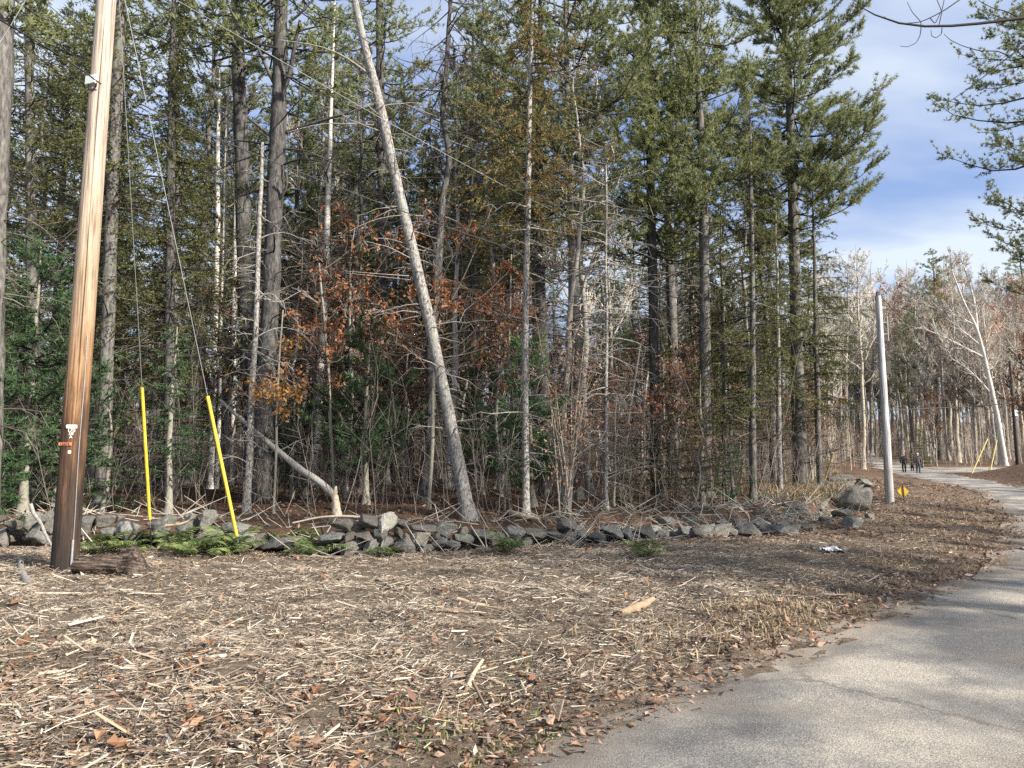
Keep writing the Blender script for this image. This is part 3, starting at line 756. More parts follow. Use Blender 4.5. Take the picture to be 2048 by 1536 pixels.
def children_of(rs, P, L, per, s0, s1, lf, spread, up, n, keep=0.75):
    N, np_, _ = P.shape
    i = np.repeat(np.arange(N), per); K = len(i)
    t = rs.uniform(s0, s1, K)
    kk = np.clip((t * (np_ - 1)).astype(int), 0, np_ - 2); fr = (t * (np_ - 1) - kk)[:, None]
    q = P[i, kk] * (1 - fr) + P[i, kk + 1] * fr
    pd = norm(P[i, kk + 1] - P[i, kk])
    d = norm(pd * keep + rs.normal(0, spread, (K, 3)) + np.array([0, 0, up]))
    l2 = L[i] * rs.uniform(0.5, 1.0, K) * lf * (1.15 - 0.5 * t)
    s = np.linspace(0, 1, n)
    Q = q[:, None] + d[:, None] * (s[None, :, None] * l2[:, None, None])
    Q += np.cumsum(rs.normal(0, 0.045, (K, n, 3)), 1) * l2[:, None, None] * (s[None, :, None] > 0)
    Q[:, :, 2] += (up * 0.35) * (s ** 2)[None] * l2[:, None]
    return Q, l2, i
LEAF_V = np.array([(0, 0, 0), (0.22, 0.30, 0.06), (-0.22, 0.30, 0.06), (0.10, 0.45, 0.01), (-0.10, 0.45, 0.01), (0.30, 0.68, 0.10), (-0.30, 0.68, 0.10), (0, 1.0, -0.06), (0, 0.5, -0.02)], float)
LEAF_F = np.array([(0, 1, 8), (0, 8, 2), (1, 3, 8), (2, 8, 4), (3, 5, 8), (4, 8, 6), (5, 7, 8), (6, 8, 7)])
OVAL_V = np.array([(0, 0, 0), (0.24, 0.4, 0.07), (-0.24, 0.4, 0.07), (0, 1.0, -0.05), (0, 0.5, 0)], float)
OVAL_F = np.array([(0, 1, 4), (0, 4, 2), (1, 3, 4), (2, 4, 3)])
def leaves(mb, rs, O, size, D=None, m=0, oval=False, flat=False):
    N = len(O)
    if N == 0: return
    if D is None: D = norm(rs.normal(size=(N, 3)) + np.array([0, 0, -0.4]))
    nrm = norm(rs.normal(size=(N, 3)) + (np.array([0, 0, 2.4]) if flat else 0))
    X = norm(np.cross(D, nrm)); Z = np.cross(X, D)
    S = (rs.uniform(0.6, 1.25, N) * size)[:, None]
    curl = rs.uniform(-1.5, 2.5, N)[:, None]
    v, f = (OVAL_V, OVAL_F) if oval else (LEAF_V, LEAF_F)
    mb.stamp(v, f, O, X * S, D * S, Z * S * curl, m)
def bare_crown(mbw, rs, ax, z0, z1, nl, Lmax, per2=7, per3=6, up=0.55, thick=1.0, mw=0, lean=None, tw=None):
    tw = tw or thick
    z = np.sort(rs.uniform(z0, z1, nl)); u = (z - z0) / (z1 - z0)
    a = np.arange(nl) * 2.4 + rs.uniform(0, 6) + rs.normal(0, 0.3, nl)
    L = Lmax * (1.1 - 0.75 * u) * rs.uniform(0.6, 1.1, nl)
    d = np.stack([np.cos(a), np.sin(a), np.full(nl, up)], -1)
    if lean is not None: d = d + np.asarray(lean)
    d = norm(d)
    s = np.linspace(0, 1, 7)
    P = ax.pos(z)[:, None] + d[:, None] * (s[None, :, None] * L[:, None, None])
    P += np.cumsum(rs.normal(0, 0.028, (nl, 7, 3)), 1) * L[:, None, None] * (s[None, :, None] > 0)
    P[:, :, 2] += 0.25 * (s ** 2)[None] * L[:, None]
    r0 = np.minimum(ax.rad(z) * 0.6, 0.012 + 0.013 * L) * thick
    mbw.tubes(P, r0[:, None] * (1 - 0.8 * s)[None], 5, mw)
    P2, L2, i2 = children_of(rs, P, L, per2, 0.2, 1.0, 0.5, 0.42, 0.25, 5)
    mbw.tubes(P2, (r0[i2] * 0.45)[:, None] * (1 - 0.75 * np.linspace(0, 1, 5))[None] + 0.002, 3, mw)
    P3, L3, i3 = children_of(rs, P2, L2, per3, 0.2, 1.0, 0.6, 0.5, 0.2, 2)
    mbw.tubes(P3, np.array([0.0065, 0.003])[None] * np.ones((len(P3), 1)) * tw, 3, mw)
    return P, P2, P3

def make_tree(name, ax, loc, wood, kind, rs, crown=None, needle=None, dead=None, k=10, label=None, cat="tree", group=None, twig=None, extra=None, rz=0, dthick=1.0):
    """Empty at the foot > trunk (with its dead branches) and crown (live branches, foliage)"""
    root = empty(name, loc, label, cat, group)
    mb = MB(); trunk_mesh(mb, ax, k, 0, rs)
    if dead: dead_branches(mb, rs, ax, *dead, m=1, thick=dthick)
    if extra: extra(mb)
    mb.build("trunk", [M[wood], M[twig or "twig"]], root)
    if crown:
        mc = MB(); mn = MB()
        kw = dict(crown)
        (pine_crown if kind == "pine" else spruce_crown)(mc, mn, rs, ax, **kw)
        off = mc.n
        for q in mn.T: mc.T.append(q + off)
        mc.TM += [np.ones(len(q)) for q in mn.T]
        mc.V += mn.V; mc.n += mn.n
        mc.build("crown", [M["dark_twig"], M[needle or "pine_needle"]], root, smooth=False)
    return root
def pixel_axis(path, Y, top=None, base_py=None):
    """trunk line through photographed points (px, py, width px) standing at depth Y"""
    pts = sorted(path, key=lambda q: -q[1])
    P = np.array([at(a, b, Y) for a, b, w in pts]); Rd = np.array([w * Y / F / 2 for a, b, w in pts])
    g = float(H(P[0, 0], Y))
    d0 = P[0] - P[1]
    t = (P[0, 2] - g + 0.15) / max(-d0[2], 0.05)
    if P[0, 2] > g + 0.05:
        foot = P[0] + d0 * t * 0.7 if abs(d0[0] * t) < 1.2 else P[0] + np.array([0, 0, g - 0.15 - P[0, 2]])
        foot[2] = g - 0.15
        P = np.vstack([foot, P]); Rd = np.concatenate([[Rd[0] * 1.08], Rd])
    else:
        P[0, 2] = g - 0.15
    if top and top > P[-1, 2]:
        dn = (P[-1] - P[-2]); dn = dn / dn[2]
        e = P[-1] + dn * (top - P[-1, 2]) * 0.6; e[2] = top
        P = np.vstack([P, e]); Rd = np.concatenate([Rd, [0.02]])
    loc = np.array([P[0, 0], Y, float(H(P[0, 0], Y))])
    n = 26
    P, Rd = resample(P, Rd, n)
    rs = np.random.default_rng(abs(int(path[0][0])))
    P[2:-1, :2] += rs.normal(0, 0.012, (n - 3, 2))
    P = smooth(P, 1)
    return Axis(P - loc, Rd), loc
def zpx(py, Y, loc): return at(1024, py, Y)[2] - loc[2]

# ------------------------------------------------------------------ the wood's front rank
def rsd(k): return np.random.default_rng(k)
# leaning grey trunk
ax, loc = pixel_axis([(938, 1035, 29), (917, 930, 25), (902, 850, 24), (882, 740, 23), (862, 650, 23), (840, 560, 22), (822, 480, 22), (803, 400, 21), (783, 320, 20), (748, 160, 18), (708, 0, 14)], 14.4, top=13.5)
def lean_extra(mb):
    for pp, r0 in [([(848, 432), (800, 428), (740, 440), (700, 462)], .012), ([(820, 552), (760, 548), (690, 542)], .013), ([(822, 560), (750, 552), (692, 546)], .010), ([(815, 488), (770, 475), (745, 478)], .010),
                   ([(835, 490), (860, 500), (870, 502)], .012), ([(797, 430), (790, 415), (750, 435)], .010), ([(865, 735), (845, 738), (825, 735)], .009), ([(930, 930), (955, 925), (966, 915)], .012), ([(888, 700), (920, 690), (950, 660)], .009),
                   ([(885, 715), (930, 710), (1000, 685)], .009), ([(740, 150), (690, 110), (640, 90), (560, 80)], .022), ([(748, 250), (640, 245), (575, 265)], .016)]:
        poly_branch(mb, np.array([at(a, b, 14.4 - 0.12 * k) for k, (a, b) in enumerate(pp)]) - loc, r0, r0 * 0.35, 5, 1)
make_tree("leaning_tree", ax, loc, "scaly_bark", None, rsd(1), dead=(1.2, 9.5, 60, 0.3, 1.3), k=18, twig="dead_wood", extra=lean_extra,
          label="leaning grey scaly trunk behind the stone wall, tilted to the left", cat="tree")
# big dark pine with crooked dead limbs
ax, loc = pixel_axis([(521, 1005, 42), (527, 880, 38), (536, 700, 36), (545, 500, 34), (552, 380, 34), (556, 260, 32), (560, 120, 28), (563, 0, 26)], 18, top=22)
def limb_extra(mb):
    for pp, r0, r1 in [([(572, 265), (600, 255), (640, 242), (690, 228), (745, 212)], .05, .02), ([(560, 195), (575, 165), (586, 130), (584, 95), (596, 70), (600, 40)], .075, .035), ([(584, 110), (600, 104), (617, 98)], .035, .02),
                       ([(548, 165), (535, 140), (518, 100), (503, 70)], .06, .03), ([(548, 410), (562, 395), (576, 370), (572, 345)], .055, .03), ([(550, 480), (570, 450), (595, 420), (610, 400)], .045, .015), ([(545, 275), (515, 250), (495, 235)], .05, .025),
                       ([(575, 70), (620, 55), (690, 45)], .035, .012), ([(578, 45), (610, 20), (640, -20)], .04, .015), ([(547, 330), (530, 312), (526, 300)], .035, .02)]:
        poly_branch(mb, np.array([at(a, b, 18 - 0.16 * k) for k, (a, b) in enumerate(pp)]) - loc, r0, r1, 6, 0)
make_tree("pine_tree", ax, loc, "dark_bark", "pine", rsd(2), crown=dict(zb=11.5, zt=22, rmax=3.4, dens=4.2, mcount=8, nw=0.04, nl=0.17), dead=(2.5, 11, 46, 0.5, 2.2), k=16, twig="dark_twig", extra=limb_extra, needle="pine_needle", dthick=1.3,
          label="thick dark pine trunk with crooked black dead limbs, behind the pale snag", cat="tree")
# its darker neighbour
ax, loc = pixel_axis([(505, 900, 32), (495, 700, 30), (486, 450, 29), (481, 250, 28), (474, 40, 25)], 21, top=23)
make_tree("pine_tree", ax, loc, "dark_bark", "pine", rsd(3), crown=dict(zb=13, zt=23, rmax=3.0, dens=4, mcount=8, nw=0.04, nl=0.17), dead=(2, 12, 45, 0.6, 2.0), k=14, twig="dark_twig",
          label="straight dark pine trunk just left of the one with crooked limbs", cat="tree")
# left edge trunks
ax, loc = pixel_axis([(-16, 700, 42), (-10, 400, 42), (-2, 250, 42), (6, 0, 42)], 13.6, top=17)
make_tree("pine_tree", ax, loc, "pine_bark", "pine", rsd(4), crown=dict(zb=10.5, zt=17, rmax=2.4, dens=4, mcount=8, nw=0.04, nl=0.17), dead=(2, 9, 40, 0.5, 1.8), k=14,
          label="grey pine trunk cut by the left edge of the photo", cat="tree")
ax, loc = pixel_axis([(70, 900, 22), (64, 600, 20), (60, 300, 19), (58, 0, 16)], 17.5, top=18)
make_tree("spruce_tree", ax, loc, "pine_bark", "spruce", rsd(5), crown=dict(zb=7.0, zt=18, rmax=2.0, dens=7), needle="spruce_needle", dead=(1.5, 8, 45, 0.5, 1.6),
          label="slim grey spruce trunk left of the near utility pole", cat="tree")
ax, loc = pixel_axis([(205, 950, 27), (215, 650, 25), (228, 330, 24), (238, 120, 24), (243, 0, 22)], 17, top=20)
make_tree("spruce_tree", ax, loc, "pine_bark", "spruce", rsd(6), crown=dict(zb=6.8, zt=20, rmax=2.2, dens=7), needle="spruce_needle", dead=(1.5, 8, 45, 0.5, 1.8), k=12,
          label="grey spruce trunk partly hidden behind the near utility pole", cat="tree")
ax, loc = pixel_axis([(338, 1000, 22), (340, 600, 19), (342, 300, 16), (345, 100, 12)], 17.8, top=17)
make_tree("spruce_tree", ax, loc, "dark_bark", "spruce", rsd(7), crown=dict(zb=4.6, zt=17, rmax=2.2, dens=7.5), needle="spruce_needle", dead=(1, 5, 40, 0.5, 1.6),
          label="dark green drooping spruce between the utility pole and the dark pines", cat="tree")
# birches
for k, (pth, Y, lab) in enumerate([([(425, 850, 11), (428, 760, 11), (432, 600, 11), (435, 450, 10), (436, 280, 8)], 23, "white birch trunk left of two thinner birches, behind the second yellow guard"),
                                   ([(440, 800, 9), (445, 600, 9), (449, 430, 8), (452, 300, 7)], 23.6, "thin middle birch of the three behind the second yellow guard"),
                                   ([(466, 850, 9), (468, 650, 9), (471, 470, 8), (473, 320, 7)], 23.3, "thin right birch of the three, against the dark pine trunk"),
                                   ([(634, 880, 12), (640, 780, 13), (646, 650, 13), (652, 520, 13), (656, 420, 12), (660, 300, 9)], 23, "pale birch trunk lit white, between the dark pine and the leaning tree"),
                                   ([(1338, 880, 12), (1342, 780, 12), (1347, 660, 11), (1350, 560, 9)], 27, "pale sunlit birch trunk behind the spruces, left of the big roadside pine")]):
    ax, loc = pixel_axis(pth, Y, top=15 + k)
    root = make_tree("birch_tree", ax, loc, "birch", None, rsd(20 + k), dead=(3, 9, 24, 0.4, 1.3), twig="twig", label=lab, cat="tree", k=10)
    mb = MB(); bare_crown(mb, rsd(40 + k), ax, 7, 14.5, 12, 2.2, 6, 5); mb.build("crown", M["twig"], root)
# pale dead snag with curling twigs
ax, loc = pixel_axis([(494, 1000, 15), (500, 900, 13), (504, 780, 12), (513, 640, 10), (515, 500, 10), (522, 400, 8), (525, 285, 6)], 15, top=None)
def snag_extra(mb):
    rs = rsd(66)
    for py in np.concatenate([np.linspace(330, 700, 16), np.linspace(700, 980, 12)]):
        z = zpx(py, 15, loc); o = ax.pos(np.array([z]))[0]
        a = rs.choice([0, math.pi]) + rs.normal(0, 0.7); Lb = rs.uniform(0.4, 1.2)
        s = np.linspace(0, 1, 7)
        ph = rs.uniform(0.6, 1.6)
        P = o + np.stack([np.cos(a) * s * Lb, np.sin(a) * s * Lb, Lb * (0.15 * s + rs.choice([-1, 1]) * 0.25 * np.sin(s * 3.2 * ph) - 0.35 * s ** 2)], -1)
        mb.tubes(P[None], np.linspace(0.014, 0.004, 7)[None], 5, 1)
        for q in range(5):
            i = rs.integers(2, 6); dd = norm(rs.normal(size=3) + np.array([np.cos(a), 0, -0.5]))
            Q = P[i] + np.outer(np.linspace(0, 1, 4), dd * Lb * 0.35); Q[2:, 2] -= 0.04
            mb.tubes(Q[None], np.linspace(0.007, 0.002, 4)[None], 4, 1)
make_tree("dead_snag", ax, loc, "scaly_bark", None, rsd(8), dead=(0.5, 6, 40, 0.2, 0.7), k=12, twig="dead_wood", extra=snag_extra, label="pale bare dead snag with curling twigs in front of the thick dark pine", cat="dead tree")
# more trunks of the front rank
ax, loc = pixel_axis([(766, 962, 27), (766, 800, 24), (766, 600, 21), (764, 400, 19), (760, 150, 16), (758, 0, 14)], 26, top=24)
make_tree("pine_tree", ax, loc, "dark_bark", "pine", rsd(9), crown=dict(zb=11, zt=24, rmax=3.2, dens=4, mcount=8, nw=0.04, nl=0.17), dead=(2, 12, 60, 0.6, 2.4), k=12, twig="dark_twig",
          label="dark pine trunk with leafy floor at its foot, left of the leaning tree", cat="tree")
ax, loc = pixel_axis([(1052, 1032, 16), (1051, 900, 14), (1050, 700, 14), (1053, 550, 13), (1056, 400, 12), (1058, 250, 11), (1062, 120, 9)], 15.3, top=13.5)
make_tree("spruce_tree", ax, loc, "scaly_bark", "spruce", rsd(10), crown=dict(zb=6.4, zt=13.5, rmax=2.0, dens=9, nper=5), needle="rusty_needle", dead=(0.8, 7, 60, 0.4, 1.4), k=14, twig="dead_wood",
          label="slim pale straight trunk with rust-tinged hanging foliage, right of the leaning tree", cat="tree")
ax, loc = pixel_axis([(1090, 960, 24), (1088, 750, 22), (1080, 560, 20), (1078, 400, 18), (1080, 200, 14)], 21, top=20)
make_tree("spruce_tree", ax, loc, "dark_bark", "spruce", rsd(11), crown=dict(zb=7.5, zt=20, rmax=2.3, dens=7), needle="rusty_needle", dead=(1.5, 8, 50, 0.6, 2.0), k=12,
          label="dark spruce trunk with browning boughs just right of the slim pale trunk", cat="tree")
ax, loc = pixel_axis([(1152, 1000, 26), (1152, 800, 23), (1150, 650, 22), (1145, 500, 21), (1142, 400, 17), (1136, 250, 13), (1132, 100, 10)], 19.5, top=19)
def t13_extra(mb):
    for pp, r0, r1 in [([(1148, 440), (1160, 410), (1180, 380)], .05, .02), ([(1142, 430), (1140, 405), (1130, 385)], .045, .02), ([(1152, 480), (1165, 460), (1190, 445)], .03, .012)]:
        poly_branch(mb, np.array([at(a, b, 19.5) for a, b in pp]) - loc, r0, r1, 6, 0)
make_tree("pine_tree", ax, loc, "pine_bark", "pine", rsd(12), crown=dict(zb=7.4, zt=19, rmax=3.1, dens=8, per=6, nw=0.028, nl=0.16, mcount=12), dead=(1.5, 8, 40, 0.5, 1.8), k=14, extra=t13_extra,
          label="forked grey pine right of the slim pale trunk, green crown above", cat="tree")
ax, loc = pixel_axis([(1212, 1000, 9), (1212, 850, 8), (1213, 700, 7), (1213, 560, 5)], 16, top=8.5)
make_tree("dead_spruce", ax, loc, "scaly_bark", None, rsd(13), dead=(0.6, 8, 150, 0.35, 1.5), twig="dead_wood", k=10, label="thin dead spruce with whiskery grey twigs, between forked pine and tall pines", cat="dead tree")
ax, loc = pixel_axis([(1312, 950, 22), (1308, 700, 20), (1303, 480, 18), (1300, 300, 16), (1297, 100, 12)], 21.5, top=20)
make_tree("pine_tree", ax, loc, "dark_bark", "pine", rsd(14), crown=dict(zb=7.6, zt=20, rmax=3.1, dens=8, per=6, nw=0.028, nl=0.16, mcount=12), dead=(2, 8, 40, 0.5, 1.8), k=12, twig="dark_twig",
          label="bushy green pine in the middle of the tall pines", cat="tree")
ax, loc = pixel_axis([(1412, 960, 24), (1412, 800, 22), (1410, 640, 21), (1406, 400, 18), (1398, 200, 13), (1392, 40, 10)], 20.5, top=18.5)
make_tree("pine_tree", ax, loc, "pine_bark", "pine", rsd(15), crown=dict(zb=8.2, zt=18.5, rmax=2.7, dens=9, per=5, irregular=0.4, step=0.55, nw=0.028, nl=0.16, mcount=12), dead=(2, 8.5, 45, 0.5, 2.0), k=14,
          label="tall pine with sky gaps in its crown, left of the big roadside pine", cat="tree")
ax, loc = pixel_axis([(1506, 1000, 14), (1505, 800, 13), (1504, 600, 11), (1503, 420, 9)], 20, top=12.5)
make_tree("spruce_tree", ax, loc, "pine_bark", "spruce", rsd(16), crown=dict(zb=2.6, zt=12.5, rmax=1.9, dens=8.5), needle="spruce_needle", dead=(0.8, 3, 24, 0.4, 1.2), k=10,
          label="slender drooping spruce standing left of the big roadside pine", cat="tree")
ax, loc = pixel_axis([(1450, 1000, 10), (1448, 800, 9), (1446, 650, 8)], 21.5, top=9.5)
make_tree("spruce_tree", ax, loc, "pine_bark", "spruce", rsd(17), crown=dict(zb=2.2, zt=9.5, rmax=1.6, dens=8.5), needle="spruce_needle", dead=(0.8, 3, 20, 0.4, 1.0), k=8,
          label="short dark spruce under the tall pine with sky gaps", cat="tree")
# the big roadside pine
ax, loc = pixel_axis([(1601, 990, 31), (1600, 900, 28), (1597, 800, 26), (1592, 640, 22), (1588, 500, 20), (1584, 350, 19), (1580, 240, 16), (1576, 120, 12), (1570, 0, 9)], 25, top=22)
make_tree("pine_tree", ax, loc, "pine_bark", "pine", rsd(18), crown=dict(zb=9.6, zt=22, rmax=3.7, step=0.52, per=6, dens=10, mcount=13, tuft=4, irregular=0.25, bias=(0.2, 0.05), lowfrac=0.8, nw=0.026, nl=0.17), dead=(3, 10, 40, 0.5, 2.2), k=18, twig="dark_twig", dthick=1.3,
          label="big roadside pine with full green crown against the sky", cat="tree")
ax, loc = pixel_axis([(1640, 985, 12), (1636, 850, 11), (1632, 700, 10), (1630, 560, 8)], 24, top=11)
make_tree("spruce_tree", ax, loc, "pine_bark", "spruce", rsd(19), crown=dict(zb=2.6, zt=11, rmax=1.9, dens=8.5, bias=(0, 0.15)), needle="spruce_needle", dead=(0.8, 3, 20, 0.4, 1.2), k=10,
          label="drooping spruce at the wood's right end, just right of the big pine", cat="tree")
ax, loc = pixel_axis([(1560, 1003, 11), (1558, 900, 10), (1557, 780, 9), (1556, 650, 7)], 20.5, top=9)
make_tree("spruce_tree", ax, loc, "scaly_bark", "spruce", rsd(30), crown=dict(zb=3.8, zt=9, rmax=1.0, dens=8), needle="spruce_needle", dead=(0.8, 4, 30, 0.3, 0.8), k=10,
          label="thin grey trunk standing just in front of the big roadside pine", cat="tree")

# young trees with clinging leaves -----------------------------------
def leafy_sapling(name, path, Y, limbs, leafmat, nleaf, size, seed, label, woodmat="sapling_bark", z0=0.4, nl=14, Lmax=1.6, top=None, oval=False, clump=3, leafrange=(0.2, 1.0)):
    ax, loc = pixel_axis(path, Y, top=top)
    rs = rsd(seed)
    root = empty(name, loc, label, "sapling")
    mb = MB(); trunk_mesh(mb, ax, 8, 0, rs, 0.03)
    for pp, r0, r1 in limbs:
        poly_branch(mb, np.array([at(a, b, Y - 0.1 * k) for k, (a, b) in enumerate(pp)]) - loc, r0, r1, 5, 0, 10)
    mb.build("trunk", M[woodmat], root)
    mc = MB()
    zt = ax.P[-1, 2]
    P, P2, P3 = bare_crown(mc, rs, ax, z0 * zt, zt * 0.98, nl, Lmax, 6, 4, up=0.35, mw=0)
    tips = np.concatenate([P2[:, -1], P3[:, -1], P3[:, 1]])
    for pp, r0, r1 in limbs:
        LP = np.array([at(a, b, Y - 0.1 * k) for k, (a, b) in enumerate(pp)]) - loc
        LP, _ = resample(LP, np.ones(len(LP)), 9)
        Q, lq, _ = children_of(rs, LP[None], np.array([1.4]), 16, 0.3, 1, 0.45, 0.5, 0.1, 4)
        mc.tubes(Q, np.array([0.006, 0.005, 0.004, 0.002])[None] * np.ones((len(Q), 1)), 3, 0)
        tips = np.concatenate([tips, Q[:, -1], Q[:, 2], LP[3:]])
    tz = tips[:, 2] / zt
    tips = tips[(tz > leafrange[0]) & (tz < leafrange[1])]
    pick = tips[rs.integers(0, len(tips), nleaf // clump)]
    O = np.repeat(pick, clump, 0) + rs.normal(0, size * 0.7, (len(pick) * clump, 3))
    leaves(mc, rs, O, size, m=1, oval=oval)
    mc.build("crown", [M["twig"], M[leafmat]], root, smooth=False)
    return root
leafy_sapling("oak_sapling", [(858, 1010, 8), (866, 850, 8), (868, 700, 7), (870, 560, 6), (876, 470, 5), (888, 390, 4)], 15.6,
              [([(868, 655), (900, 610), (935, 540), (970, 450), (990, 400)], .022, .006), ([(866, 660), (920, 630), (980, 580), (1015, 545)], .02, .006), ([(870, 600), (890, 540), (915, 500), (945, 440)], .016, .005),
               ([(873, 500), (855, 460), (845, 420)], .012, .004), ([(874, 490), (890, 430), (905, 370)], .012, .004)], "oak_leaf", 1150, 0.11, 50,
              "slender oak sapling with clinging orange-brown leaves behind the leaning tree", nl=16, Lmax=1.5, top=7.4, leafrange=(0.28, 1.0))
leafy_sapling("oak_sapling", [(668, 990, 5), (662, 850, 5), (655, 700, 5), (640, 560, 4)], 16.2,
              [([(545, 590), (600, 560), (650, 540), (700, 500)], .014, .006), ([(655, 640), (700, 600), (760, 560), (800, 520)], .012, .004)], "oak_leaf", 750, 0.105, 51,
              "thin oak sapling with rusty leaves left of the leaning tree", nl=12, Lmax=1.5, top=6.2, leafrange=(0.3, 1.0))
leafy_sapling("oak_sapling", [(548, 1000, 5), (553, 850, 5), (560, 700, 4), (566, 620, 3)], 14.8, [([(556, 760), (580, 720), (600, 690)], .01, .004)], "yellow_leaf", 380, 0.115, 52,
              "small sapling with yellow-brown leaves at the foot of the thick dark pine", nl=10, Lmax=0.8, leafrange=(0.35, 1.0))
leafy_sapling("oak_sapling", [(1010, 990, 4), (1014, 850, 4), (1018, 700, 4), (1022, 540, 3)], 16.5, [], "oak_leaf", 750, 0.105, 53,
              "leafy orange-brown oak sapling close left of the slim pale trunk", nl=14, Lmax=1.2, top=6.5, leafrange=(0.35, 1.0))
leafy_sapling("maple_sapling", [(1245, 960, 5), (1262, 800, 5), (1280, 690, 4)], 18.5, [], "red_leaf", 300, 0.10, 54, "sapling with dull red leaves under the tall pines", nl=9, Lmax=1.1, leafrange=(0.5, 1.0))
# multi-stemmed beech clump
rs = rsd(60)
bl = ground_at(1130, 1032); bl[1] = 15.2; bl[0] = at(1130, 1030, 15.2)[0]; bl[2] = float(H(bl[0], bl[1]))
root = empty("beech_clump", bl, "multi-stemmed beech clump with pale pinkish-tan leaves, right of the slim pale trunk", "sapling")
tips = []
mc = MB()
for q in range(9):
    a = rs.uniform(-0.32, 0.32); Lb = rs.uniform(2.6, 4.8)
    s = np.linspace(0, 1, 9)
    P = np.stack([rs.normal(0, 0.1) + np.sin(a) * Lb * s ** 1.2, rs.normal(0, 0.1) + rs.normal(0, 0.1) * s * Lb, -0.1 + Lb * s], -1)
    P[2:, :2] += rs.normal(0, 0.025, (7, 2))
    mb = MB(); mb.tubes(smooth(P)[None], np.linspace(0.026, 0.006, 9)[None] * rs.uniform(0.7, 1.2), 7, 0); mb.build("stem", M["grey_bark"], root)
    Q, lq, _ = children_of(rs, P[None], np.array([Lb]), 16, 0.25, 1, 0.26, 0.55, 0.1, 4)
    mc.tubes(Q, np.array([0.007, 0.005, 0.004, 0.002])[None] * np.ones((len(Q), 1)), 3, 0)
    tips += [Q[:, -1], Q[:, 2], Q[:, 1]]
tips = np.concatenate(tips)
pk = tips[rs.integers(0, len(tips), 800)]
leaves(mc, rs, pk + rs.normal(0, 0.07, pk.shape), 0.085, m=1, oval=True)
mc.build("crown", [M["twig"], M["beech_leaf"]], root, smooth=False)
for k, (px, Y, hh, nlv, lab) in enumerate([(1375, 17.2, 1.7, 260, "low beech bush with rows of pinkish-tan leaves below the tall pines"), (1225, 16.6, 2.6, 260, "upright beech sapling with tan leaves beside the thin dead spruce"),
                                           (1285, 19, 3.2, 220, "airy beech sapling with tan leaves behind the low beech bush"), (1655, 30, 3.8, 520, "sunlit orange-leaved beech behind the wood's right end"), (1545, 28, 3.2, 380, "orange-leaved beech seen between thin grey trunk and slender spruce"),
                                           (1620, 33, 4.5, 420, "orange-leaved beech deep behind the big roadside pine"), (1475, 30, 3.4, 300, "orange-leaved beech deep behind the slender spruce"), (985, 24, 3.4, 260, "orange-leaved beech deep in the wood left of the slim pale trunk"),
                                           (1335, 26, 3.2, 260, "tan-leaved beech at the foot of the sunlit birch"), (720, 27, 2.6, 200, "orange-leaved bush deep in the wood left of the dark pine trunk")]):
    x = (px - 1024) / F * Y; rs = rsd(70 + k)
    ax = straight_axis(rs, hh, 0.022, 0.2, 9)
    root = empty("beech_sapling", (x, Y, float(H(x, Y))), lab, "sapling")
    mb = MB(); trunk_mesh(mb, ax, 7, 0, rs, 0.03); mb.build("trunk", M["grey_bark"], root)
    mc = MB(); P, P2, P3 = bare_crown(mc, rs, ax, 0.15 * hh, hh * 0.97, 12, hh * 0.5, 6, 4, up=0.15)
    tp = np.concatenate([P2[:, -1], P3[:, -1], P3[:, 1]])
    pk = tp[rs.integers(0, len(tp), nlv)]
    leaves(mc, rs, pk + rs.normal(0, 0.05, pk.shape), 0.085, m=1, oval=True)
    mc.build("crown", [M["twig"], M["beech_leaf" if k < 3 else "oak_leaf" if k in (7, 9) else "yellow_leaf" if k % 2 else "beech_leaf"]], root, smooth=False)

# soft green young pines, hemlocks -----------------------------------
def young_pine(px, Y, hh, rmax, seed, lab, kind="pine", needle="sapling_needle", zb=0.25):
    x = (px - 1024) / F * Y; rs = rsd(seed)
    ax = straight_axis(rs, hh, 0.03 + 0.008 * hh, 0.08, 9)
    cr = dict(zb=zb, zt=hh, rmax=rmax, step=0.3, per=5, dens=9, mcount=9, nl=0.13, nw=0.024, tuft=3) if kind == "pine" else dict(zb=zb, zt=hh, rmax=rmax, step=0.2, per=5, dens=11, rows=5, hang=0.35, droop=0.15, nl=0.05, nw=0.024)
    make_tree("young_pine" if kind == "pine" else "young_hemlock", ax, (x, Y, float(H(x, Y))), "sapling_bark", kind, rs, crown=cr, needle=needle, label=lab, cat="young tree", k=7)
young_pine(60, 15.2, 5.8, 1.9, 80, "large soft dark-green young pine left of the near utility pole", zb=0.9)
young_pine(-25, 14.2, 4.4, 1.2, 81, "young pine at the left edge of the photo above the wall", zb=0.6)
young_pine(345, 14.8, 3.9, 1.0, 82, "young green hemlock between the two yellow guards", "spruce", zb=0.9)
young_pine(735, 17.0, 4.2, 1.5, 83, "bushy young pine left of the leaning tree", zb=0.9)
young_pine(1068, 16.2, 3.9, 1.05, 84, "young pine with bright green tufts beside the slim pale trunk", zb=0.6)
young_pine(965, 20.5, 3.9, 1.1, 85, "young pine deeper in the wood between leaning tree and slim pale trunk", zb=0.8)
young_pine(1258, 17.2, 1.5, 0.75, 86, "low dark spruce bush on the wood floor below the tall pines", "spruce", "spruce_needle", zb=0.1)
young_pine(1400, 18.4, 3.4, 0.9, 87, "young dark spruce at the foot of the tall pine", "spruce", "spruce_needle", zb=0.4)
young_pine(120, 16.6, 2.4, 0.9, 88, "young hemlock behind the wall next to the near utility pole", "spruce", zb=0.2)
young_pine(215, 15.5, 2.2, 0.8, 89, "small young hemlock just right of the near utility pole", "spruce", zb=0.2)
young_pine(1325, 20, 4.2, 1.1, 90, "dense green young spruce among the tall pines", "spruce", "spruce_needle", zb=0.4)
young_pine(590, 19, 3.0, 0.9, 91, "young hemlock behind the fallen log", "spruce", zb=0.3)
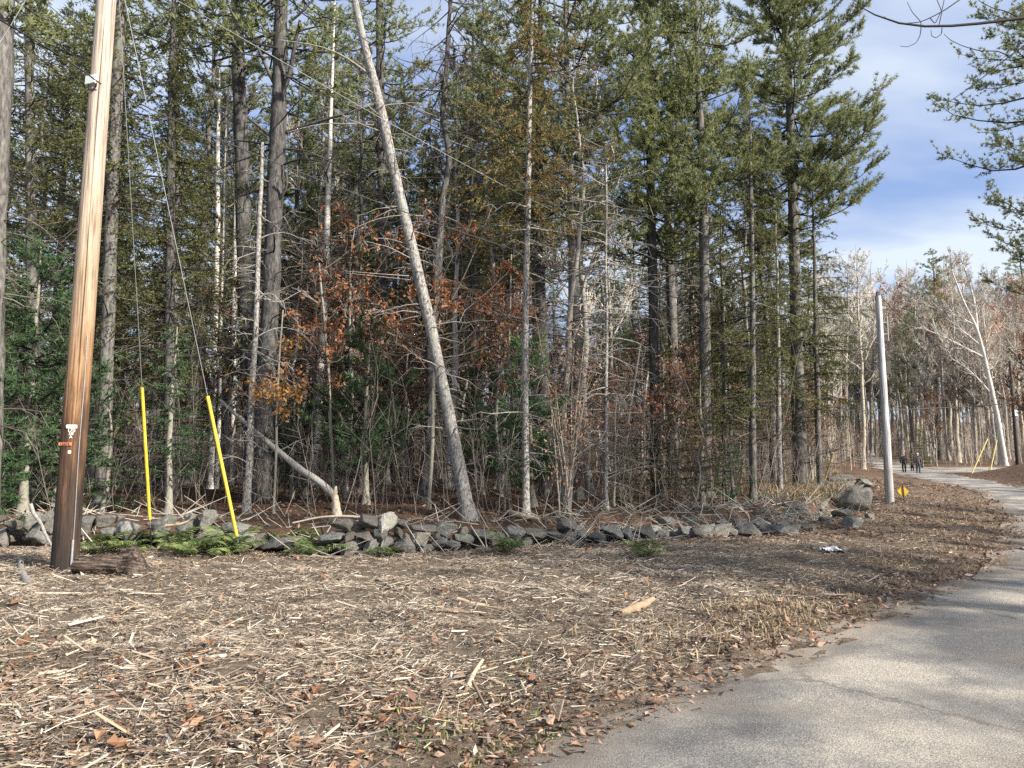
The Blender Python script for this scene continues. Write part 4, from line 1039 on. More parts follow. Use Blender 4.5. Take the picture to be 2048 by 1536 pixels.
young_pine(1465, 19, 1.6, 0.7, 92, "low green hemlock bush near the foot of the slender spruce", "spruce", zb=0.1)
young_pine(1840, 72, 4.5, 1.6, 93, "small dark evergreen behind the walking people", "spruce", "spruce_needle", zb=0.2)

# leaning broken log behind the wall
lp = np.array([at(440, 800, 15.6), at(520, 872, 15.2), at(560, 905, 15.0), at(600, 938, 14.8), (at(640, 965, 14.6)), at(668, 990, 14.5)])
lg = empty("fallen_log", (lp[-1][0], lp[-1][1], float(H(lp[-1][0], lp[-1][1]))), "broken pale fallen log leaning on its splintered stub behind the wall", "log")
lo_ = np.array(lg.location)
mb = MB(); P, Rd = resample(lp - lo_, np.array([0.035, 0.055, 0.062, 0.068, 0.074, 0.078]), 22)
mb.tubes(P[None], (Rd[:, None] * (1 + 0.09 * rsd(5).normal(size=(22, 12))))[None], 12, 0); mb.build("log_shaft", M["dead_wood"], lg)
mb = MB()
sp = np.array([at(674, 1034, 14.5), at(672, 1012, 14.5), at(670, 992, 14.5), at(672, 972, 14.5)]) - lo_; sp[0, 2] = -0.1
P, Rd = resample(sp, np.array([0.10, 0.085, 0.07, 0.015]), 14)
mb.tubes(P[None], (Rd[:, None] * (1 + 0.16 * rsd(6).normal(size=(14, 10))))[None], 10, 0)
mb.build("stub", M["pale_stick"], lg)

# ------------------------------------------------------------------ tree kinds for the depth of the wood
PROTO = {}
def proto(key, maker):
    PROTO[key] = maker
FAR = (0, -500, -300)
def proto_conifer(kind, Ht, r0, zb, rmax, seed, wood, needle, dead, **kw):
    rs = rsd(seed); ax = straight_axis(rs, Ht, r0, 0.22)
    return make_tree(kind + "_tree", ax, FAR, wood, kind, rs, crown=dict(zb=zb, zt=Ht, rmax=rmax, **kw), needle=needle, dead=dead, k=9, twig="twig")
def proto_bare(Ht, r0, z0, nl, Lmax, seed, wood, twig, leafmat=None, nleaf=0, up=1.15, per2=10, per3=10, name="bare_tree", wob=0.2, leaf=0.13):
    rs = rsd(seed); ax = straight_axis(rs, Ht, r0, wob)
    root = empty(name, FAR)
    mb = MB(); trunk_mesh(mb, ax, 8, 0, rs, 0.04); mb.build("trunk", M[wood], root)
    mc = MB(); P, P2, P3 = bare_crown(mc, rs, ax, z0, Ht * 0.98, nl, Lmax, per2, per3, up=up, thick=1.25, tw=2.6)
    if leafmat:
        tp = np.concatenate([P3[:, -1], P3[:, 1]]); tp = tp[tp[:, 2] > Ht * 0.35]
        pk = tp[rs.integers(0, len(tp), nleaf)]
        leaves(mc, rs, pk + rs.normal(0, 0.12, pk.shape), leaf, m=1)
    mc.build("crown", [M[twig]] + ([M[leafmat]] if leafmat else []), root, smooth=False)
    return root
def proto_pole(Ht, r0, seed, wood, count=120):
    rs = rsd(seed); ax = straight_axis(rs, Ht, r0, 0.3)
    return make_tree("dead_conifer", ax, FAR, wood, None, rs, dead=(0.8, Ht, count, 0.5, 2.0), k=8, twig="twig", dthick=1.0)
pines = [proto_conifer("pine", 20, 0.22, 10, 2.9, 201, "pine_bark", "pine_needle", (2, 11, 60, 0.6, 2.2), dens=4.6, mcount=7, nw=0.045, nl=0.20),
         proto_conifer("pine", 23, 0.27, 12, 3.3, 202, "dark_bark", "pine_needle", (2, 13, 70, 0.6, 2.4), dens=4.2, mcount=7, nw=0.045, nl=0.20),
         proto_conifer("pine", 18, 0.19, 7, 2.7, 203, "pine_bark", "pine_needle", (1.5, 8, 50, 0.6, 2.0), dens=4.6, mcount=7, nw=0.045, nl=0.20)]
spruces = [proto_conifer("spruce", 17, 0.17, 4.5, 2.1, 211, "pine_bark", "spruce_needle", (1, 6, 60, 0.5, 1.6), dens=6, nw=0.034, nl=0.09, rows=5),
           proto_conifer("spruce", 20, 0.20, 7.5, 2.3, 212, "dark_bark", "spruce_needle", (1, 8, 80, 0.5, 1.8), dens=5.5, nw=0.034, nl=0.09, rows=5),
           proto_conifer("spruce", 13, 0.12, 2.0, 1.8, 213, "pine_bark", "spruce_needle", (0.8, 3, 30, 0.4, 1.2), dens=6.5, nw=0.034, nl=0.09, rows=5)]
snags = [proto_pole(13, 0.10, 221, "grey_bark", 170), proto_pole(16, 0.13, 222, "dark_bark", 190), proto_pole(9, 0.06, 223, "dead_wood", 130)]
bares = [proto_bare(19, 0.17, 6, 17, 4.2, 231, "grey_bark", "pale_twig"), proto_bare(21, 0.20, 9, 17, 4.0, 232, "tan_bark", "pale_twig"), proto_bare(16, 0.11, 4, 16, 3.2, 233, "grey_bark", "pale_twig"),
         proto_bare(18, 0.14, 5, 18, 3.6, 234, "tan_bark", "pale_twig"), proto_bare(12, 0.08, 2.5, 16, 2.6, 235, "grey_bark", "twig")]
birches = [proto_bare(17, 0.12, 7, 14, 2.8, 241, "birch", "twig", name="birch_tree"), proto_bare(13, 0.08, 5, 12, 2.2, 242, "birch", "twig", name="birch_tree")]
oaks = [proto_bare(19, 0.18, 7, 18, 4.2, 251, "grey_bark", "pale_twig", "red_leaf", 900, name="oak_tree", leaf=0.22), proto_bare(7, 0.06, 1.5, 14, 2.4, 252, "grey_bark", "twig", "oak_leaf", 700, name="oak_tree"),
        proto_bare(5, 0.04, 0.8, 12, 1.9, 253, "grey_bark", "twig", "beech_leaf", 900, name="beech_tree", leaf=0.11)]
used = set()
def place(root, loc, rz, s, label, cat, group, tilt=(0, 0)):
    if root.name not in used:
        used.add(root.name)
        root.location = [float(c) for c in loc]; root.rotation_euler = (tilt[0], tilt[1], rz); root.scale = (s, s, s)
        tag(root, label, cat, group); return root
    return copy_tree(root, loc, rz, s, tilt, label, cat, group)

FRONT = [(o.location.x, o.location.y) for o in bpy.data.objects if o.parent is None and o.type == 'EMPTY' and o.location.y > 10 and "label" in o.keys() and o["category"] in ("tree", "dead tree")]
ZONES = [(-1e9, 120, "left of the near pole"), (120, 300, "behind the first yellow guard"), (300, 470, "behind the two yellow guards"), (470, 640, "behind the thick dark pine"),
         (640, 900, "left of the leaning tree"), (900, 1060, "right of the leaning tree"), (1060, 1230, "behind the forked pine"), (1230, 1430, "behind the tall pines"), (1430, 1580, "behind the slender spruce"), (1580, 1690, "behind the big roadside pine")]
KINDW = {"pine": ("tall pine", "tree"), "spruce": ("drooping spruce", "tree"), "snag": ("bare dead conifer", "dead tree"), "bare": ("leafless grey tree", "tree"), "birch": ("white birch", "tree"), "oak": ("small rusty-leaved oak", "tree")}
rs = rsd(300)
pts = []
def far_enough(x, y, dmin):
    for (a, b) in pts:
        if (a - x) ** 2 + (b - y) ** 2 < dmin ** 2: return False
    for (a, b) in FRONT:
        if (a - x) ** 2 + (b - y) ** 2 < 1.2 ** 2: return False
    return True
n_try = 0
plan = []
while len(plan) < 290 and n_try < 20000:
    n_try += 1
    y = 17.5 + 88 * rs.uniform() ** 1.1
    x = rs.uniform(-0.80 * y - 1.5, 0.47 * y)
    if y < wall_y(x) + 3.0 or x > xl(y) - 5: continue
    if not far_enough(x, y, 1.15 + 0.020 * y): continue
    pts.append((x, y)); plan.append((x, y))
for k in range(24):
    for _ in range(60):
        y = rs.uniform(26, 46); x = (rs.uniform(540, 1010) - 1024) / F * y
        if far_enough(x, y, 1.6): pts.append((x, y)); plan.append((x, y)); break
for ip, (x, y) in enumerate(plan):
    px = 1024 + F * x / y
    q = rs.uniform()
    if y < 24: kind = "snag" if q < 0.40 else "spruce" if q < 0.70 else "bare" if q < 0.80 else "birch" if q < 0.88 else "pine"
    else: kind = "pine" if q < 0.30 else "spruce" if q < 0.54 else "snag" if q < 0.72 else "bare" if q < 0.87 else "birch" if q < 0.93 else "oak"
    if ip >= len(plan) - 24: kind = "pine" if ip % 2 else "spruce"
    elif 470 < px < 1000 and y < 60 and kind in ("pine", "spruce") and rs.uniform() < 0.15: kind = "snag"
    lst = {"pine": pines, "spruce": spruces, "snag": snags, "bare": bares, "birch": birches, "oak": oaks[1:]}[kind]
    s = rs.uniform(0.8, 1.12)
    if kind == "bare": lst = bares[4:] + bares[2:3] if y < 50 else [bares[0], bares[2], bares[4]]
    src = lst[int(rs.integers(len(lst)))]
    zn = next(z[2] for z in ZONES + [(1690, 1e9, "at the wood's right end")] if z[0] <= px < z[1])
    dep = "near the wood's front" if y < 27 else "in mid wood" if y < 50 else "far back in the wood"
    w, cat = KINDW[kind]
    place(src, (x, y, float(H(x, y)) - 0.05), rs.uniform(0, 6.28), s, f"{w} {dep}, {zn}", cat, f"{w} {dep}, {zn}", (rs.normal(0, 0.025), rs.normal(0, 0.025)))

for k in range(40):
    for _ in range(60):
        y = rs.uniform(18.5, 46); px = rs.uniform(380, 1690); x = (px - 1024) / F * y
        if y > wall_y(x) + 3 and x < xl(y) - 4 and far_enough(x, y, 1.0): pts.append((x, y)); break
    zn = next(z[2] for z in ZONES + [(1690, 1e9, "at the wood's right end")] if z[0] <= px < z[1])
    w = "small rusty-leaved oak" if k % 3 == 0 else "small tan-leaved beech"
    dep = "near the wood's front" if y < 27 else "in mid wood"
    place(oaks[1] if k % 3 == 0 else oaks[2], (x, y, float(H(x, y)) - 0.05), rs.uniform(0, 6.28), rs.uniform(0.6, 1.1), f"{w} {dep}, {zn}", "tree", f"{w} {dep}, {zn}")
# sunlit leafless wood beyond the road --------------------------------
pts2 = []
n_try = 0
while len(pts2) < 265 and n_try < 20000:
    n_try += 1
    y = 66 + 100 * rs.uniform()
    x = rs.uniform(0.40 * y, 0.76 * y)
    if side_road(x, y) > -1.5: continue
    if xl(y) - 2.0 < x < xr(y) + 2.0 and y < 99: continue
    if y < 84 and x < xl(y) - 8: pass
    if any((a - x) ** 2 + (b - y) ** 2 < 1.6 ** 2 for a, b in pts2): continue
    pts2.append((x, y))
for k, (x, y) in enumerate(pts2):
    q = rs.uniform(); px = 1024 + F * x / y
    if q < 0.72: src, w = bares[int(rs.integers(5))], "leafless sunlit tree"
    elif q < 0.85: src, w = birches[int(rs.integers(2))], "white-barked birch"
    elif q < 0.915 and y > 84: src, w = pines[int(rs.integers(3))], "green pine"
    elif q < 0.955: src, w = oaks[0], "reddish-topped oak"
    elif q < 0.97: src, w = oaks[1], "small rusty-leaved oak"
    else: src, w = bares[1], "leafless sunlit tree"
    zn = next(b for a, b in [(1680, "beside the big roadside pine"), (1755, "left of the grey pole"), (1800, "just right of the grey pole"), (1850, "behind the walking people"), (1930, "right of the walking people"), (2000, "behind the distant yellow guards"), (1e9, "at the right edge")] if px < a)
    dep = "across the road" if y < 85 else "up the hillside" if y < 108 else "on the far hillside" if y < 135 else "at the hill's top"
    place(src, (x, y, float(H(x, y)) - 0.05), rs.uniform(0, 6.28), rs.uniform(0.85, 1.1) * (1.0 + 0.45 * sstep(78, 112, y)), f"{w} {dep}, {zn}", "tree", f"{w} {dep}, {zn}", (rs.normal(0, 0.03), rs.normal(0, 0.03)))
# leaning white birch at the right
ax, loc = pixel_axis([(2006, 900, 10), (1990, 810, 9), (1972, 730, 8), (1955, 660, 6), (1925, 600, 4.5), (1905, 545, 2.5)], 76, top=None)
root = make_tree("birch_tree", ax, loc, "birch", None, rsd(400), label="white birch leaning left with long pale limbs, above the leafy bank", cat="tree", k=10)
mb = MB()
for pp, r0 in [([(1968, 715), (1920, 690), (1870, 665), (1840, 655)], .12), ([(1950, 650), (1900, 625), (1850, 610)], .09), ([(1955, 660), (1950, 600), (1930, 540), (1922, 515)], .12), ([(1985, 790), (1940, 740), (1900, 715)], .10), ([(1960, 690), (1905, 645), (1885, 600)], .08)]:
    LP = np.array([at(a, b, 76) for a, b in pp]) - loc
    poly_branch(mb, LP, r0, 0.03, 6, 0)
    LP, _ = resample(LP, np.ones(len(LP)), 9)
    Q, lq, _ = children_of(rsd(int(r0 * 1000)), LP[None], np.array([7.0]), 26, 0.15, 1, 0.42, 0.4, 0.15, 5)
    mb.tubes(Q, np.linspace(0.035, 0.012, 5)[None] * np.ones((len(Q), 1)), 4, 0)
    Q2, lq, _ = children_of(rsd(int(r0 * 2000)), Q, lq, 6, 0.2, 1, 0.5, 0.4, 0.1, 3)
    mb.tubes(Q2, np.array([0.014, 0.012, 0.008])[None] * np.ones((len(Q2), 1)), 3, 1)
mb.build("crown", [M["birch"], M["twig"]], root)
# pine whose boughs reach in from the right
x0, Y0 = 27.2, 34.0
rs = rsd(410); ax = straight_axis(rs, 30, 0.36, 0.2)
make_tree("pine_tree", ax, (x0, Y0, float(H(x0, Y0))), "pine_bark", "pine", rs, crown=dict(zb=9.2, zt=30, rmax=6.6, step=0.9, per=5, dens=6.5, mcount=9, nl=0.20, nw=0.045, lowfrac=0.42, irregular=0.2, rise=0.0), dead=(3, 8, 20, 0.5, 2), k=12,
          label="tall pine whose long boughs reach in from the right edge", cat="tree")
for (x, y, src, s, lab) in [(33.5, 45.5, oaks[1], 1.25, "rusty-leaved oak hanging in at the right edge above the leafy bank"), (40, 53.5, oaks[1], 1.0, "rusty-leaved oak standing on the leafy bank")]:
    place(src, (x, y, float(H(x, y)) - 0.05), 1.0, s, lab, "tree", None)
# trees on the near side of the road, right of the view, that shade the clearing
for k, (x, y, src, s) in enumerate([(14.5, 4.3, spruces[0], 1.0), (17.2, 7.8, pines[2], 1.0), (19.5, 9.5, spruces[2], 1.05), (21.5, 13.0, spruces[1], 1.0), (22.5, 5.5, pines[0], 1.0), (29, 12.5, spruces[1], 1.0), (20.0, 2.2, bares[0], 1.0), (16.5, 0.6, pines[2], 0.95)]):
    place(src, (x, y, float(H(x, y)) - 0.05), k * 1.3, s, "roadside tree right of the view that shades the clearing", "tree", "roadside trees right of the view")
# bare tree whose twigs hang in at the top right
root = empty("bare_tree", (10.5, 4.4, float(H(10.5, 4.4))), "leafless tree whose thin twigs hang in at the top right corner", "tree")
lo_ = np.array(root.location)
mb = MB()
ax = straight_axis(rsd(420), 9, 0.065, 0.15); trunk_mesh(mb, ax, 10, 0, rsd(421)); mb.build("trunk", M["grey_bark"], root)
mb = MB()
for pp, r0, r1, Yb in [([(2300, 10), (2150, 22), (2048, 35), (1990, 45), (1920, 52), (1842, 58), (1780, 55), (1745, 42), (1720, 28), (1705, 5)], .020, .003, 6), ([(2200, 30), (2080, 62), (2048, 85), (2020, 108), (1985, 140), (1945, 178), (1901, 202)], .012, .003, 6),
                       ([(2016, 111), (1995, 102), (1960, 102), (1925, 92), (1900, 80), (1888, 68)], .005, .002, 6), ([(2040, 36), (2010, 22), (1985, 16), (1958, 2), (1950, -10)], .005, .002, 6), ([(1842, 58), (1840, 72), (1832, 86), (1815, 94), (1800, 92)], .004, .002, 6),
                       ([(1884, 56), (1883, 68), (1872, 76), (1863, 72), (1862, 60)], .004, .002, 6), ([(1860, 36), (1870, 48), (1884, 20), (1890, -8)], .004, .003, 6), ([(1877, 54), (1884, 24), (1870, -10)], .004, .003, 6),
                       ([(1930, -8), (1890, 20), (1860, 36), (1838, 45), (1800, 47), (1778, 40), (1768, 33)], .006, .002, 6), ([(1842, 57), (1842, 44), (1825, 25), (1814, 4)], .004, .002, 6), ([(2016, 110), (1998, 120)], .003, .002, 6), ([(1954, 2), (1945, 16)], .003, .002, 6)]:
    P = np.array([at(a, b, Yb) for a, b in pp]) - lo_
    if pp[0][0] >= 2200: P = np.vstack([ax.pos(np.array([4.2 if pp[0][0] == 2300 else 3.6]))[0], P])
    P, Rd = resample(P, np.linspace(r0, r1, len(P)), 34)
    mb.tubes(smooth(P, 3)[None], Rd[None], 6, 0)
mb.build("crown", M["dark_twig"], root)

# ------------------------------------------------------------------ utility poles, guys, wires
pb = ground_at(129, 1131)
pt = at(213, 0, pb[1])
PH = 10.6
dirp = (pt - pb) / (pt[2] - pb[2])
pole = empty("utility_pole", pb, "tall weathered brown wooden utility pole with number tags, standing before the stone wall", "utility pole")
ns, nr = 150, 64
z = np.linspace(-0.3, PH, nr)
th = np.linspace(0, 2 * np.pi, ns, endpoint=False)
Zr, Th = np.meshgrid(z, th, indexing='ij')
rad = 0.170 - 0.0050 * Zr
crack = np.exp(-((((Th - (-1.18 + 0.06 * np.sin(Zr * 0.7) + 0.012 * Zr) + np.pi) % (2 * np.pi)) - np.pi) / 0.055) ** 2) * sstep(0.5, 2.4, Zr) * (0.65 + 0.35 * np.sin(Zr * 2.1))
rad = rad * (1 - 0.30 * crack) * (1 + 0.012 * fbm(Th * 3, Zr * 1.3, 31))
V = np.stack([rad * np.cos(Th) + dirp[0] * Zr, rad * np.sin(Th) + dirp[1] * Zr, Zr], -1)
ii = np.arange(nr * ns).reshape(nr, ns)
mb = MB(); mb.add(V, None, np.stack([ii[:-1], np.roll(ii[:-1], -1, 1), np.roll(ii[1:], -1, 1), ii[1:]], -1))
ctop = len(V.reshape(-1, 3)); mb.add(np.vstack([V[-1], V[-1].mean(0)]), np.stack([np.arange(ns), (np.arange(ns) + 1) % ns, np.full(ns, ns)], -1))
mb.build("pole_shaft", M["pole"], pole)
def pole_pt(z, ang, extra=0.0):
    r = 0.170 - 0.0050 * z + extra
    return np.array([r * math.cos(ang) + dirp[0] * z, r * math.sin(ang) + dirp[1] * z, z])
def box_mesh(name, sx, sy, sz, mat, parent, loc, rot=(0, 0, 0), bev=0.004):
    bm = bmesh.new(); bmesh.ops.create_cube(bm, size=1)
    for v in bm.verts: v.co.x *= sx; v.co.y *= sy; v.co.z *= sz
    bmesh.ops.bevel(bm, geom=list(bm.edges), offset=min(bev, min(sx, sy, sz) * 0.4), segments=2, affect='EDGES')
    me = bpy.data.meshes.new(name); bm.to_mesh(me); bm.free(); me.materials.append(mat)
    o = link(name, me, parent, loc); o.rotation_euler = rot
    return o
def face_rot(ang): return (0, 0, ang + math.pi / 2)
zt_ = lambda py: at(140, py, pb[1] - 0.18)[2] - pb[2]
FA = -math.pi / 2 + 0.32                              # faces the camera, a little to its right
box_mesh("white_plate", 0.135, 0.012, 0.050, M["white_plastic"], pole, pole_pt(zt_(853), FA, 0.004), face_rot(FA), 0.02)
tagp = box_mesh("orange_tag", 0.195, 0.010, 0.046, M["orange_tag"], pole, pole_pt(zt_(888), FA - 0.42, 0.004), face_rot(FA - 0.42))
box_mesh("small_disc", 0.038, 0.010, 0.042, M["white_plastic"], pole, pole_pt(zt_(904), FA - 0.02, 0.004), face_rot(FA), 0.016)
def text(s, size, mat, parent, loc, ang, ext=0.002):
    cu = bpy.data.curves.new("number", 'FONT'); cu.body = s; cu.size = size; cu.align_x = 'CENTER'; cu.align_y = 'CENTER'; cu.extrude = ext
    cu.materials.append(mat)
    tmp = bpy.data.objects.new("tmp", cu); COL.objects.link(tmp)
    me = bpy.data.meshes.new_from_object(tmp.evaluated_get(bpy.context.evaluated_depsgraph_get()))
    bpy.data.objects.remove(tmp); me.name = "number"
    if not me.materials: me.materials.append(mat)
    o = link("number", me, parent, loc); o.rotation_euler = (math.pi / 2, 0, ang + math.pi / 2)
    return o
text("170", 0.066, M["white_plastic"], pole, pole_pt(zt_(861), FA, 0.006), FA)
text("58", 0.062, M["white_plastic"], pole, pole_pt(zt_(867), FA, 0.006), FA)
text("A", 0.060, M["white_plastic"], pole, pole_pt(zt_(874), FA, 0.006), FA)
tx = text("12/674", 0.050, M["ink"], tagp, (0, -0.0065, 0), -math.pi / 2)
za = at(200, 170, pb[1])[2] - pb[2]
box_mesh("cable_bracket", 0.19, 0.05, 0.13, M["white_plastic"], pole, pole_pt(za, -math.pi / 2 - 0.35, 0.015), face_rot(-math.pi / 2 - 0.35))
mb = MB()
lp_ = np.array([pole_pt(za - 0.06 - 0.11 * math.sin(t) * 1.0, -math.pi / 2 - 0.15 + 0.42 * math.cos(t), 0.03) for t in np.linspace(-0.2, 3.4, 18)])
mb.tubes(lp_[None], np.full((1, 18), 0.011), 6); mb.build("cable_loop", M["wire_black"], pole)
mb = MB()
gw = np.array([pole_pt(zq, -math.pi / 2 + 1.0 + 0.03 * math.sin(zq * 3), 0.008) for zq in np.linspace(0.02, 3.2, 24)])
mb.tubes(gw[None], np.full((1, 24), 0.006), 5); mb.build("ground_wire", M["steel"], pole)
mb = MB()
gw = np.array([pole_pt(zq, -math.pi / 2 + 0.98, 0.018) for zq in np.linspace(-0.1, 0.36, 5)])
mb.tubes(gw[None], np.full((1, 5), 0.018), 8); mb.build("conduit", M["steel"], pole)
# far grey pole
pf = ground_at(1780, 1006)
ptf = at(1756, 592, pf[1])
pole2 = empty("utility_pole", pf, "pale silver-grey utility pole beside the yellow diamond sign", "utility pole")
hf = ptf[2] - pf[2]
dpf = (ptf - pf) / hf
mb = MB()
zz_ = np.linspace(-0.2, hf, 30); Pp = np.stack([dpf[0] * zz_, dpf[1] * zz_, zz_], -1)
rr_ = (0.128 - 0.0055 * zz_)[:, None] * (1 + 0.02 * rsd(9).normal(size=(30, 20)))
mb.tubes(Pp[None], rr_[None], 20); mb.build("pole_shaft", M["grey_pole"], pole2)
def on2(z, dx=0, dy=-0.12): return np.array([dpf[0] * z + dx, dpf[1] * z + dy, z])
box_mesh("top_insulator", 0.09, 0.09, 0.16, M["ink"], pole2, on2(hf + 0.06, 0, 0))
box_mesh("service_box", 0.14, 0.12, 0.42, M["wire_black"], pole2, on2(at(1765, 735, pf[1])[2] - pf[2], 0.20, 0.05))
box_mesh("steel_bracket", 0.24, 0.03, 0.03, M["wire_grey"], pole2, on2(at(1765, 645, pf[1])[2] - pf[2], 0.12, 0))
box_mesh("steel_bracket", 0.24, 0.03, 0.03, M["wire_grey"], pole2, on2(at(1765, 668, pf[1])[2] - pf[2], 0.12, 0))
box_mesh("conduit", 0.04, 0.04, 0.8, M["wire_grey"], pole2, on2(at(1765, 657, pf[1])[2] - pf[2], 0.25, 0), (0, 0, 0))
# distant dark pole at the right
pd_ = np.array([at(2034, 905, 58)[0], 58, 0]); pd_[2] = float(H(pd_[0], 58))
pole3 = empty("utility_pole", pd_, "distant dark utility pole on the leafy bank at the right edge", "utility pole")
mb = MB(); zz_ = np.linspace(-0.2, 8.5, 12); mb.tubes(np.stack([zz_ * 0, zz_ * 0, zz_], -1)[None], (0.17 - 0.006 * zz_)[None], 14); mb.build("pole_shaft", M["brown_pole"], pole3)
box_mesh("white_plate", 0.22, 0.03, 0.5, M["white_plastic"], pole3, (0.05, -0.17, 4.2))

def guy(label, wire_pts, guard_a, guard_b, foot, gmat="yellow_guard", r=0.028, rw=0.0055):
    """guy wire from the pole's head to its anchor, with a plastic guard and an anchor rod"""
    f = np.asarray(foot); root = empty("guy_wire", f, label, "guy wire")
    mb = MB(); mb.tubes(np.array([np.asarray(q) - f for q in wire_pts])[None], np.full((1, len(wire_pts)), rw), 6); mb.build("wire", M["wire_grey"], root)
    a, b = np.asarray(guard_a) - f, np.asarray(guard_b) - f
    P = np.linspace(a, b, 8)
    mb = MB(); mb.tubes(P[None], np.full((1, 8), r)[..., None] * (1 + 0.15 * np.cos(np.linspace(0, 2 * np.pi, 10, endpoint=False)))[None, None], 10); mb.build("guard", M[gmat], root)
    mb = MB(); mb.tubes(np.array([b, (b * 0.5), np.array([0, 0, -0.1])])[None], np.full((1, 3), 0.014), 8); mb.build("anchor_rod", M["steel"], root)
    return root
topA = pb + dirp * 9.9
f1 = at(306, 1048, 13.2); f1[2] = float(H(f1[0], 13.2))
def along(top, foot, py):
    """point of the straight guy at a photographed row"""
    t = np.linspace(0, 1, 2000); q = top[None] + (foot - top)[None] * t[:, None]
    yy = np.array([project(p)[1] for p in q[::4]])
    return q[::4][int(np.argmin(np.abs(yy - py)))]
guy("nearer-to-pole yellow guy wire guard standing behind the stone wall", [topA, topA + (f1 - topA) * 0.5, f1], along(topA, f1, 775), along(topA, f1, 1038), f1)
f2 = ground_at(482, 1112)
topB = pb + dirp * 9.4
guy("slanting yellow guy wire guard ending in front of the stone wall among ferns", [topB, topB + (f2 - topB) * 0.5, f2], along(topB, f2, 792), along(topB, f2, 1072), f2)
f3 = at(1642, 984, 26.5); f3[2] = float(H(f3[0], 26.5))
t3_ = pf + dpf * (hf - 0.3)
guy("faded yellow guy guard slanting at the tumbled end of the wall", [t3_, (t3_ + f3) / 2, f3], along(t3_, f3, 905), f3 + (t3_ - f3) * 0.01, f3, "old_guard", 0.035, 0.006)
for k, (px, py, tx, ty) in enumerate([(1940, 924, 1956, 878), (1978, 918, 2001, 880)]):
    ft = np.array([at(px, py, 57)[0], 57, 0]); ft[2] = float(H(ft[0], 57)); t_ = pd_ + np.array([0, 0, 6.5 + k])
    guy(["left", "right"][k] + " one of two distant yellow guy guards above the leafy bank", [t_, (t_ + ft) / 2, ft], along(t_, ft, ty), ft + (t_ - ft) * 0.02, ft, "old_guard", 0.05, 0.012)

def plane_pt(px, py, A, B):
    d = ray(px, py); nn = np.array([B[1] - A[1], -(B[0] - A[0])])
    t = (nn @ np.array(A[:2])) / (nn @ d[:2])
    return np.array([d[0] * t, d[1] * t, CZ + d[2] * t])
def wire(name, pts, r, mat, label, cat="wire"):
    P = np.array(pts); P, _ = resample(P, np.ones(len(P)), 60); P = smooth(P, 6)
    o0 = P[0].copy(); mb = MB(); mb.tubes((P - o0)[None], np.full((1, 60), r), 5)
    return tag(mb.build(name, M[mat], None, True, o0), label, cat)
pw = lambda L: [plane_pt(a, b, pb, pf) for a, b in L]
wire("power_wire", pw([(222, -75), (300, -30), (380, 15), (500, 86), (760, 236), (1018, 378), (1260, 497), (1518, 607), (1650, 652), (1762, 688)]), 0.006, "wire_grey", "pale grey wire sagging from the near pole to the grey pole's side")
wire("power_wire", pw([(222, -260), (420, -130), (614, 0), (820, 140), (1018, 270), (1182, 372), (1360, 470), (1518, 541), (1640, 580), (1755, 588)]), 0.008, "wire_black", "dark upper wire running to the top of the grey pole")
wire("telephone_cable", pw([(202, 168), (222, 178), (250, 196), (360, 248), (500, 305), (720, 392), (960, 478), (1208, 555), (1480, 632), (1764, 705)]), 0.010, "wire_black", "black telephone cable from the bracket on the near pole into the trees", "cable")
wire("telephone_cable", [at(202, 168, pb[1] - 0.2), at(150, 130, pb[1] - 0.3), at(60, 75, pb[1] - 0.9), at(0, 40, pb[1] - 1.6), at(-140, -40, pb[1] - 2.6)], 0.011, "wire_black", "black telephone cable leaving the near pole toward the left edge", "cable")
wire("power_wire", [at(-60, 150, 9), at(0, 85, 9), at(25, 45, 9.2), at(60, -15, 9.6)], 0.006, "wire_grey", "short pale wire crossing the top left corner")
hdrA = at(1380, 806, 50)
wire("roadside_cable", [hdrA, at(1500, 815, 50.5), at(1640, 820, 51), at(1765, 821, 52), at(1900, 815, 54), at(1985, 810, 56), at(2034, 804, 58), at(2120, 790, 61)], 0.035, "wire_black", "thick black cable strung across behind the grey pole", "cable")
sp_ = at(1958, 812, 55.5)
box_mesh("splice_case", 0.9, 0.16, 0.16, M["wire_black"], None, sp_, (0, 0, 0.4), 0.05)
tag(bpy.data.objects["splice_case"], "black splice case hanging on the thick roadside cable", "splice case")
wire("power_wire", [ptf + np.array([0, 0, .1]), at(1795, 630, 33), at(1833, 661, 40), at(1880, 690, 48), at(2040, 770, 58)], 0.014, "wire_black", "dark wire dropping from the grey pole's top to the far right")

# ------------------------------------------------------------------ sign, people, dog
sg = ground_at(1808, 1008)
sgy = sg[1]
sign = empty("diamond_sign", sg, "small yellow diamond sign on a short stake beside the grey pole", "sign")
c = at(1806, 983, sgy) - sg
bm = bmesh.new(); bmesh.ops.create_cube(bm, size=1)
for v in bm.verts: v.co.x *= 0.30; v.co.y *= 0.012; v.co.z *= 0.28
bmesh.ops.bevel(bm, geom=list(bm.edges), offset=0.005, segments=2, affect='EDGES')
me = bpy.data.meshes.new("sign_panel"); bm.to_mesh(me); bm.free(); me.materials.append(M["sign_yellow"])
o = link("sign_panel", me, sign, c); o.rotation_euler = (0, R(45), 0.1)
box_mesh("stake", 0.035, 0.03, c[2] + 0.45, M["brown_stick"], sign, (c[0] + 0.01, c[1] - 0.028, (c[2] + 0.45) / 2 - 0.22), (0, R(-3), 0.1))

